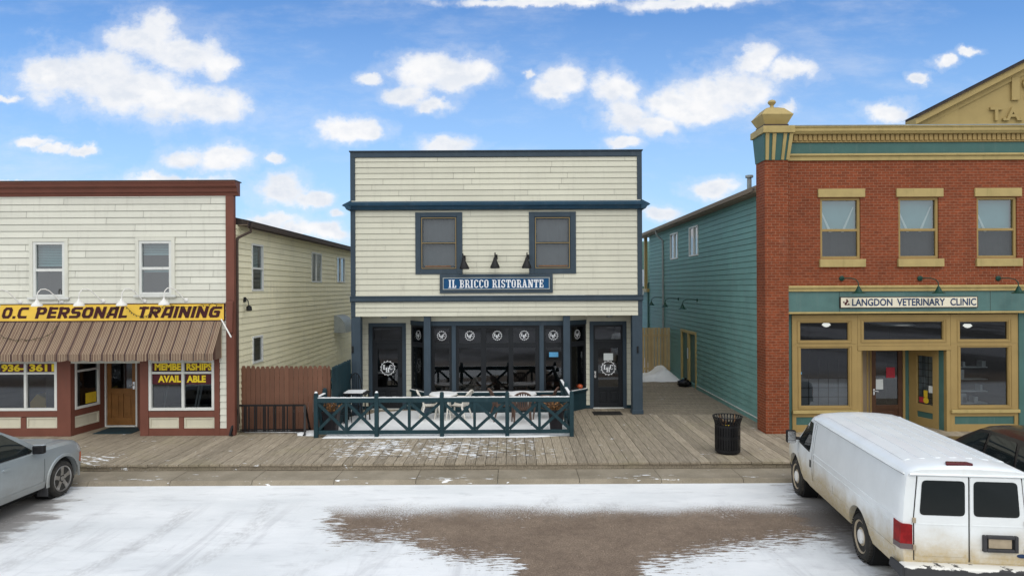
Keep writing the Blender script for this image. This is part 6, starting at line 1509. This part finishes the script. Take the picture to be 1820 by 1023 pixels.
def suv(name, label, mat, loc, rz, hs=1.0):
    """front axle at the origin, nose towards +y"""
    t = local(name, label, 'suv'); W = .93
    def sec(zb, w, zs, ws, zr, wr, zt):
        return [(0,zb),(w*.82,zb),(w*.95,zb+.05),(w*.985,zb+.18),(w,zb+.42),(w*.995,zs-.12),(ws,zs),(ws-.03,zs+.02),(ws*.45+wr*.55,zs*.42+zr*.58),(wr,zr),(wr*.75,zt-.02),(wr*.4,zt-.003),(0,zt)]
    S = []
    for q in ((-3.86,.34,.80,.95,.74,1.10,.70,1.14),(-3.80,.32,.86,1.0,.82,1.30,.70,1.36),(-3.66,.30,.91,1.05,.88,1.60,.66,1.67),(-3.4,.28,.93,1.08,.90,1.66,.67,1.73),(-2.5,.28,.93,1.09,.905,1.69,.68,1.765),(-1.8,.28,.93,1.09,.905,1.69,.68,1.765),(-1.45,.28,.93,1.09,.905,1.665,.68,1.735),(-1.05,.28,.93,1.09,.905,1.46,.74,1.52),(-.68,.28,.93,1.09,.90,1.23,.80,1.27),(-.48,.28,.93,1.08,.905,1.135,.84,1.165),(-.1,.28,.93,1.07,.905,1.125,.83,1.16),(.25,.28,.93,1.05,.89,1.105,.81,1.14),(.48,.28,.915,1.02,.87,1.08,.79,1.11),(.63,.30,.88,.97,.82,1.03,.74,1.06),(.71,.34,.80,.86,.74,.93,.68,.95)):
        S.append((q[0], sec(*q[1:])))
    F = []
    for (y0, p0), (y1, p1) in zip(S, S[1:]):
        n = max(1, int((y1-y0)/.14))
        for k in range(n): u = k/n; F.append((y0+(y1-y0)*u, [(a[0]+(b[0]-a[0])*u, a[1]+(b[1]-a[1])*u) for a, b in zip(p0, p1)]))
    F.append(S[-1]); vs, fs = loft(F); sk = Skin(vs, fs); AR = [(0,.385,.45),(-2.92,.385,.45)]
    body = body_object(cut_arches(mesh_from(vs, fs), AR, W), mat, t, 28); well(body, AR, W)
    MB().box(-.75, .75, -3.6, .6, .22, .30).build('chassis', 'well', t)
    for y in (0, -2.92):
        for s in (-1, 1):
            make_wheel(t, s*(W+.0), y, .375, .25, s, 'alloy')
            arc_ = [(y+.47*math.cos(R(a)), .385+.47*math.sin(R(a))) for a in range(0, 181, 12)]
            m = MB(); P = []
            for a in range(-8, 189, 7):
                for rr, xo in ((.452,.93),(.452,.952),(.50,.95),(.515,.925)): P.append((s*xo, y+rr*math.cos(R(a)), .385+rr*math.sin(R(a))))
            k = len(P)//4; m.add(P, [(4*i+j, 4*i+j+1, 4*i+j+5, 4*i+j+4) for i in range(k-1) for j in range(3)]); m.build('arch_trim', mat if mat != 'black_paint' else 'bumper', t, smooth=True)
    for s in (-1, 1):
        # doors with glass
        for nm, outer, win in (('door', [(-.57,.42),(-.56,.95),(-.60,1.08),(-1.78,1.10),(-1.78,.42)], [(-.88,1.125),(-.80,1.15),(-1.42,1.60),(-1.74,1.635),(-1.74,1.13)]), ('door', [(-1.81,.42),(-1.81,1.10),(-2.75,1.10),(-2.62,.85),(-2.46,.62),(-2.42,.42)], [(-1.82,1.13),(-1.82,1.635),(-2.5,1.63),(-2.58,1.35),(-2.62,1.13)])):
            d = sk.patch(rpoly(outer, .03), 'side', s, .005, .1, rim=.008).build(nm, mat, t, smooth=True)
            sk.patch(rpoly(win, .04), 'side', s, .008, .08).build('pane', 'car_glass', d, smooth=True)
            cl = list(win)+[win[0]]; sk.patch(strip([win[0], win[-1]], .022), 'side', s, .013, .1, rim=.008).build('window_trim', 'black_metal' , d)
            y0 = outer[-2][0] if nm == 'x' else (-1.66 if outer[0][0] > -1 else -2.42)
            sk.patch(rrect(y0, y0+.20, .945, .985, .018), 'side', s, .03, .1, rim=.03).build('handle', mat, d, smooth=True)
            sk.patch(strip([(outer[0][0], .42),(outer[1][0], outer[1][1]-.02)], .010), 'side', s, .007, .1).build('door_gap', 'seam', d)
        sk.patch(strip([(-1.795,.42),(-1.795,1.10)], .012), 'side', s, .007, .1).build('door_gap', 'seam', body)
        sk.patch(rpoly([(-2.68,1.13),(-2.60,1.60),(-3.35,1.55),(-3.5,1.2),(-3.4,1.13)], .05), 'side', s, .006, .1).build('quarter_glass', 'car_glass', body, smooth=True)
        sk.patch(strip([(-2.4,.40),(-.52,.40)], .13), 'side', s, .012, .2, rim=.012).build('sill_cladding', mat, body)
        sk.patch(strip([(-2.35,.60),(-.62,.56)], .02), 'side', s, .008, .2, rim=.006).build('crease', mat, body)
        # mirror, headlight, tail light, mud flap
        p, n = sk.side(-.85, 1.06, s); mi = MB().prism(rpoly([(p.x+s*.01,-.78),(p.x+s*.22,-.76),(p.x+s*.23,-.88),(p.x+s*.02,-.93)] if s > 0 else [(p.x+s*.01,-.78),(p.x+s*.02,-.93),(p.x+s*.23,-.88),(p.x+s*.22,-.76)], .05), 1.10, 1.27, 'z'); mi.build('mirror', 'black_metal' , t, bevel=.025)
        MB().prism(rpoly([(p.x+s*.015,-.765),(p.x+s*.22,-.745),(p.x+s*.23,-.86),(p.x+s*.02,-.91)], .05), 1.255, 1.285, 'z').build('mirror_cap', mat, t, bevel=.01)
        sk.patch(rpoly([(.50,.84),(.66,.84),(.66,.96),(.50,1.0)], .03), 'side', s, .006, .06, rim=.01).build('headlight', 'lens_clear', t, smooth=True)
        sk.patch(rpoly([(.56,.60),(.68,.60),(.68,.80),(.57,.80)], .02), 'side', s, .010, .06, rim=.01).build('marker_light', 'lens_amber', t, smooth=True)
        sk.patch(rpoly([(-3.80,.92),(-3.80,1.12),(-3.5,1.14),(-3.5,.98)], .03), 'side', s, .01, .08, rim=.01).build('tail_light', 'lens', t, smooth=True)
        MB().box(*sorted((s*.72, s*.94)), -.50, -.47, .14, .42).build('mud_flap', 'bumper', t, bevel=.006)
        if mat == 'silver': pts = [(s*.62, y, 1.77+.02*(1 if -3.15 < y < -1.9 else 0)) for y in (-3.3,-3.15,-2.5,-1.95,-1.8)]
        if mat == 'silver': MB().tube([(x, y, z+.02) for x, y, z in pts], .02, 8).build('roof_rail', 'black_metal', t, smooth=True)
        sk.patch(strip([(s*.62,-.45),(s*.60,.1),(s*.56,.58)], .05), 'top', 1, .008, .1, rim=.008).build('bonnet_crease', mat, body, smooth=True)
    sk.patch(rpoly([(-.62,-1.38),(.62,-1.38),(.74,-.64),(-.74,-.64)], .08), 'top', 1, .006, .08).build('windscreen', 'car_glass', t, smooth=True)
    sk.patch(strip([(-.78,-.50),(.78,-.50)], .02), 'top', 1, .004, .1).build('bonnet_gap', 'seam', body)
    m = MB()
    for i in range(7): x = -.39+.13*i; m.box(x-.045, x+.045, .66, .725, .78, .90)
    m.build('grille', 'black_metal', t, bevel=.01); MB().box(-.80, .80, .60, .78, .40, .62).build('bumper', 'bumper', t, bevel=.05)
    sk.patch(rpoly([(-.6,1.2),(.6,1.2),(.52,1.58),(-.52,1.58)], .06), 'back', -1, .006, .1).build('rear_glass', 'car_glass', t); MB().box(-.85, .85, -3.98, -3.75, .36, .66).build('bumper', 'bumper', t, bevel=.05)
    place(t, loc, rz); return t
suv('parked_suv', 'silver grey suv with alloy wheels parked nose to the kerb before the clapboard shop', 'silver', (-10.44, 14.47, 0), R(-1.5))
suv('parked_suv', 'dark black red suv parked at the kerb on the far side of the white van', 'black_paint', (9.55, 14.25, 0), R(-3))

# ------------------------------------------------------------------ street furniture and patio things
def trash_bin():
    t = thing('litter_bin', 'black slatted metal litter bin with flared rim on the boardwalk edge', 'bin', (mx(1293,16.9,800), 16.9, ZB)); c = (mx(1293,16.9,800), 16.9, ZB)
    m = MB(); n = 30
    for k in range(n):
        a = 2*math.pi*k/n; u = Vector((math.cos(a), math.sin(a), 0)); C = Vector(c); ts = Vector((-u.y, u.x, 0))
        pr = [(.30,.06),(.30,.70),(.315,.78),(.345,.86),(.352,.90)]
        for (r0, h0), (r1, h1) in zip(pr, pr[1:]): m.bar(C+u*r0+Vector((0,0,h0)), C+u*r1+Vector((0,0,h1)), .034, .008, up=u)
    m.build('slats', 'black_metal', t)
    for r, h in ((.30,.08),(.296,.40),(.298,.68)): MB().lathe([(r-.012,h-.03),(r+.004,h-.03),(r+.004,h+.03),(r-.012,h+.03),(r-.012,h-.03)], c, 36).build('hoop', 'black_metal', t)
    P = [(c[0]+.352*math.cos(2*math.pi*k/36), c[1]+.352*math.sin(2*math.pi*k/36), c[2]+.905) for k in range(37)]; MB().tube(P, .014, 6, cap=False).build('rim', 'black_metal', t, smooth=True)
    MB().lathe([(.001,.03),(.27,.03),(.275,.72),(.25,.72),(.24,.62),(.001,.60)], c, 28).build('liner', 'bag', t, smooth=True)
    MB().lathe([(.25,0),(.27,.02),(.27,.05),(.1,.06)], c, 28).build('base', 'black_metal', t)
    m = MB()
    for i in range(7): a = random.uniform(0,6); m.bar((c[0]+.14*math.cos(a),c[1]+.14*math.sin(a),c[2]+.6), (c[0]+.2*math.cos(a+1),c[1]+.2*math.sin(a+1),c[2]+random.uniform(.78,.95)), .012, .012, tint=random.uniform(.7,1.3))
    m.build('twigs', 'dry_plant', t)
    m = MB(); m.box(c[0]-.08, c[0]+.05, c[1]-.2, c[1]-.05, c[2]+.62, c[2]+.70); m.build('crumpled_paper', 'yellow_paper', t, bevel=.02)
trash_bin()

def mat_(name, label, x0, x1, y0, y1, m='rubber_mat', h=.014):
    o = MB().box(x0, x1, y0, y1, ZB+.004, ZB+.004+h).build(name, m, bevel=.004); tag(o, label, 'door mat')
mat_('door_mat', 'dark rubber door mat before the right restaurant door', mx(1053,22.2), mx(1104,22.2), 21.95, 22.55)
mat_('door_mat', 'dark teal door mat in the clapboard shop entrance', mx(172,19.7), mx(240,19.7), 19.45, 20.35, 'teal_dark')

def resin_chair(mat, label, group, name='patio_chair', tall=.0):
    o = local(name, label, 'chair', group)
    # seat facing +y; back at -y
    m = MB(); vs = []; fs = []
    for i in range(7):
        for j in range(6): u = i/6-.5; v = j/5; vs.append((u*.46, -.2+v*.42, .42+.02*v+.03*(2*u)**2-.01*math.sin(v*3)))
    fs = [(i*6+j, i*6+j+1, i*6+j+7, i*6+j+6) for i in range(6) for j in range(5)]; m.add(vs, fs)
    m.add([(x, y, z-.025) for x, y, z in vs], [f[::-1] for f in fs]); m.build('seat', mat, o, smooth=True)
    m = MB(); H_ = .94+tall
    for k in range(7):
        u = (k-3)/3; x = u*.19; top = H_-.09*u*u; w = .046
        m.bar((x*1.0, -.20-.0*u, .42), (x*1.08, -.30-.04*(1-u*u), top*.6+.17), w, .018, up=(0,1,0)); m.bar((x*1.08, -.30-.04*(1-u*u), top*.6+.17), (x*1.15, -.38-.05*(1-u*u), top), w, .018, up=(0,1,0))
    P = [(x*.235, -.39-.05*(1-x*x), H_-.02-.10*x*x) for x in (-1,-.7,-.35,0,.35,.7,1)]; m.tube(P, .028, 8); m.build('backrest', mat, o, smooth=True)
    for s in (-1, 1):
        MB().tube([(s*.25,-.30,.66),(s*.285,-.1,.665),(s*.285,.15,.66),(s*.27,.24,.62)], [.022,.028,.03,.022], 8).build('armrest', mat, o, smooth=True)
        m = MB(); m.tube([(s*.27,.23,.63),(s*.255,.24,.42),(s*.28,.29,0)], [.022,.03,.02], 8); m.build('leg', mat, o, smooth=True)
        m = MB(); m.tube([(s*.24,-.26,.66),(s*.23,-.22,.42),(s*.26,-.36,0)], [.02,.032,.02], 8); m.build('leg', mat, o, smooth=True)
    return o
def round_table(mat, label, group, r=.45, h=.74, loc=(0,0,0), hole=False):
    o = thing('patio_table', label, 'table', loc, group); x, y, z = loc
    MB().lathe([(.001,h-.03),(r-.03,h-.03),(r,h-.02),(r,h),(.001,h)], loc, 36).build('tabletop', mat, o, smooth=True, bevel=.004)
    MB().lathe([(r-.015,h+.001),(r-.03,h+.028),(r*.5,h+.036),(.001,h+.034)], loc, 36).build('snow_cover', 'snow', o, smooth=True)
    for k in range(4): a = R(45+90*k); MB().tube([(x+.25*math.cos(a),y+.25*math.sin(a),z+h-.03),(x+.30*math.cos(a),y+.30*math.sin(a),z+.3),(x+.36*math.cos(a),y+.36*math.sin(a),z)], .022, 8).build('leg', mat, o, smooth=True)
    return o
def patio():
    zz = ZB+.034; g1, g2 = 'white resin patio chairs', 'brown resin patio chairs'
    tx1, tx2 = mx(788,21.5,700), mx(928,21.5,700)
    round_table('white_plastic', 'round white patio table with snow on top, between the two white chairs', 'round snow covered patio tables', .45, .74, (tx1, 21.5, zz))
    round_table('white_plastic', 'round snow topped patio table among the brown chairs', 'round snow covered patio tables', .46, .74, (tx2, 21.5, zz))
    c = resin_chair('white_plastic', 'white resin chair left of the snowy table, its back towards the left restaurant door', g1); place(c, (mx(766,21.2,700), 21.2, zz), R(-80))
    dup(c, (mx(812,21.2,700)+.05, 21.2, zz), R(70), 'white resin chair right of the snowy table, facing left')
    c = resin_chair('brown_plastic', 'brown chair left of the second table, its back to the white chairs', g2, tall=.06); place(c, (mx(893,21.1,700), 21.1, zz), R(-72))
    dup(c, (mx(968,21.2,700), 21.3, zz), R(72), 'brown chair right of the second table, near the right patio end')
    dup(c, (mx(927.5,20.2,710), 20.55, zz), R(4), 'brown chair in front of the second table with its back to the street')
    # planters with dry flowers
    def planter(label, x, y):
        o = thing('planter', label, 'planter', (x, y, zz), 'square planters with dried flowers'); q = math.sqrt(2)
        MB().lathe([(.15*q,zz),(.16*q,zz+.02),(.215*q,zz+.56),(.235*q,zz+.56),(.235*q,zz+.61),(.20*q,zz+.61),(.195*q,zz+.56)], (x,y,0), 4, squ=True).build('pot', 'pot', o, bevel=.008)
        MB().box(x-.2, x+.2, y-.2, y+.2, zz+.54, zz+.565).build('soil', 'soil', o); m = MB()
        for i in range(90):
            a, r = random.uniform(0, 6.28), .19*math.sqrt(random.random()); p = Vector((x+r*math.cos(a), y+r*math.sin(a), zz+.56)); q_ = p+Vector((r*math.cos(a)*.9+random.uniform(-.09,.09), r*math.sin(a)*.9+random.uniform(-.09,.09), random.uniform(.06,.26)))
            m.tube([p, (p+q_)/2+Vector((random.uniform(-.02,.02),)*3), q_], .004, 4, tint=random.uniform(.5,1.2))
            if random.random() < .75: m.ball(q_, random.uniform(.014,.034), 6, tint=random.choice((.3,.5,.8,1.4)), sz=.7)
        m.build('dry_flowers', 'dry_plant', o); return o
    planter('dark square planter of dried brown flowers in the right front corner of the patio', mx(988,19.5,740), 19.5)
    planter('dark square planter of dried flowers in the left front corner of the patio', mx(589,19.45,740), 19.45)
    # bar table and two wire-backed bar chairs in the left corner
    x, y = mx(631,20.9,700)+.05, 20.95; o = thing('bar_table', 'dark square bar table topped with snow in the left patio corner', 'table', (x, y, zz))
    MB().box(x-.36, x+.36, y-.32, y+.32, zz+.86, zz+.90).build('tabletop', 'black_metal', o, bevel=.008); MB().box(x-.34, x+.24, y-.30, y+.30, zz+.901, zz+.93).build('snow_cover', 'snow', o, bevel=.012)
    for sx in (-1,1):
        for sy in (-1,1): MB().bar((x+sx*.3,y+sy*.26,zz+.86), (x+sx*.33,y+sy*.29,zz), .035, .035).build('leg', 'black_metal', o)
    def bar_chair(label):
        o = local('bar_chair', label, 'bar chair', 'black metal bar chairs'); MB().lathe([(.001,.70),(.19,.70),(.20,.72),(.19,.74),(.001,.745)], (0,0,0), 20).build('seat', 'black_metal', o, smooth=True)
        m = MB(); P = [(.19*math.cos(R(a)), -.17-.05*math.sin(R(a)), .74+.50*math.sin(R(a))) for a in range(0,181,15)]; m.tube(P, .014, 6)
        for x_ in (-.1,-.03,.04,.11): m.tube([(x_,-.17,.74),(x_*.9,-.2,.74+.50*math.sqrt(max(0,1-(x_/.19)**2)))], .008, 5)
        m.build('backrest', 'black_metal', o, smooth=True)
        for sx in (-1,1):
            for sy in (-1,1): MB().tube([(sx*.13,sy*.13,.70),(sx*.2,sy*.2,0)], .014, 6).build('leg', 'black_metal', o, smooth=True)
        MB().tube([(.175*math.cos(R(a)), .175*math.sin(R(a)), .28) for a in range(0,361,20)], .01, 5).build('foot_ring', 'black_metal', o, smooth=True)
        return o
    c = bar_chair('black metal bar chair left of the bar table, seen edge on'); place(c, (mx(611,20.7,690)+.02, 20.75, zz+.02), R(-75))
    dup(c, (mx(629,21.7,690), 21.7, zz+.02), R(180), 'black metal bar chair behind the bar table beside the left restaurant door', 1.08)
    c2 = c
patio()

def alley_things():
    from mathutils import noise
    # heap of shovelled snow against the fence
    vs = []; fs = []; n, k = 26, 26
    x0, x1, y0, y1 = 5.55, 7.42, 29.6, 31.95
    for i in range(n+1):
        for j in range(k+1):
            u, v = i/n, j/k; f = math.sin(math.pi*min(1, u*1.0)**.8)*min(1, 2.2*v)*.9; pk = math.exp(-((u-.74)/.22)**2)*min(1, v*1.35)
            z = .38*pk+.10*f+.16*noise.noise((u*3.2, v*3.2, 1))*f+.07*noise.noise((u*9, v*9, 5))*f
            edge = .18*noise.noise((u*5, 2, 0)) if j == 0 else 0
            vs.append((x0+(x1-x0)*u, y0+(y1-y0)*v+edge, ZB+max(.004, z) if 0 < i < n and j > 0 else ZB+.003))
    fs = [(i*(k+1)+j, i*(k+1)+j+1, (i+1)*(k+1)+j+1, (i+1)*(k+1)+j) for i in range(n) for j in range(k)]
    o = MB().add(vs, fs).build('snow_pile', 'snow', smooth=True, angle=80); tag(o, 'heap of shovelled snow against the tan fence at the end of the alley', 'snow pile')
    t = thing('rubbish_bag', 'black plastic rubbish bag lying by the side door in the alley', 'bag', (mx(1216,28.2,684), 28.2, ZB)); c = t.location
    vs, fs = [], []; a_, b_ = 18, 12
    for i in range(b_+1):
        for j in range(a_):
            th, ph = math.pi*i/b_, 2*math.pi*j/a_; d = Vector((math.sin(th)*math.cos(ph), math.sin(th)*math.sin(ph), math.cos(th))); r = 1+.28*noise.noise(d*2.3)+.12*noise.noise(d*6)
            vs.append((c.x+.27*r*d.x, c.y+.26*r*d.y, max(ZB+.002, ZB+.13+.17*r*d.z)))
    fs = [(i*a_+j, i*a_+(j+1)%a_, (i+1)*a_+(j+1)%a_, (i+1)*a_+j) for i in range(b_) for j in range(a_)]
    MB().add(vs, fs).build('sack', 'bag', t, smooth=True, angle=25)
    MB().lathe([(.03,ZB+.26),(.022,ZB+.31),(.06,ZB+.35),(.05,ZB+.36)], (c.x+.05,c.y,0), 9).build('knot', 'bag', t)
alley_things()
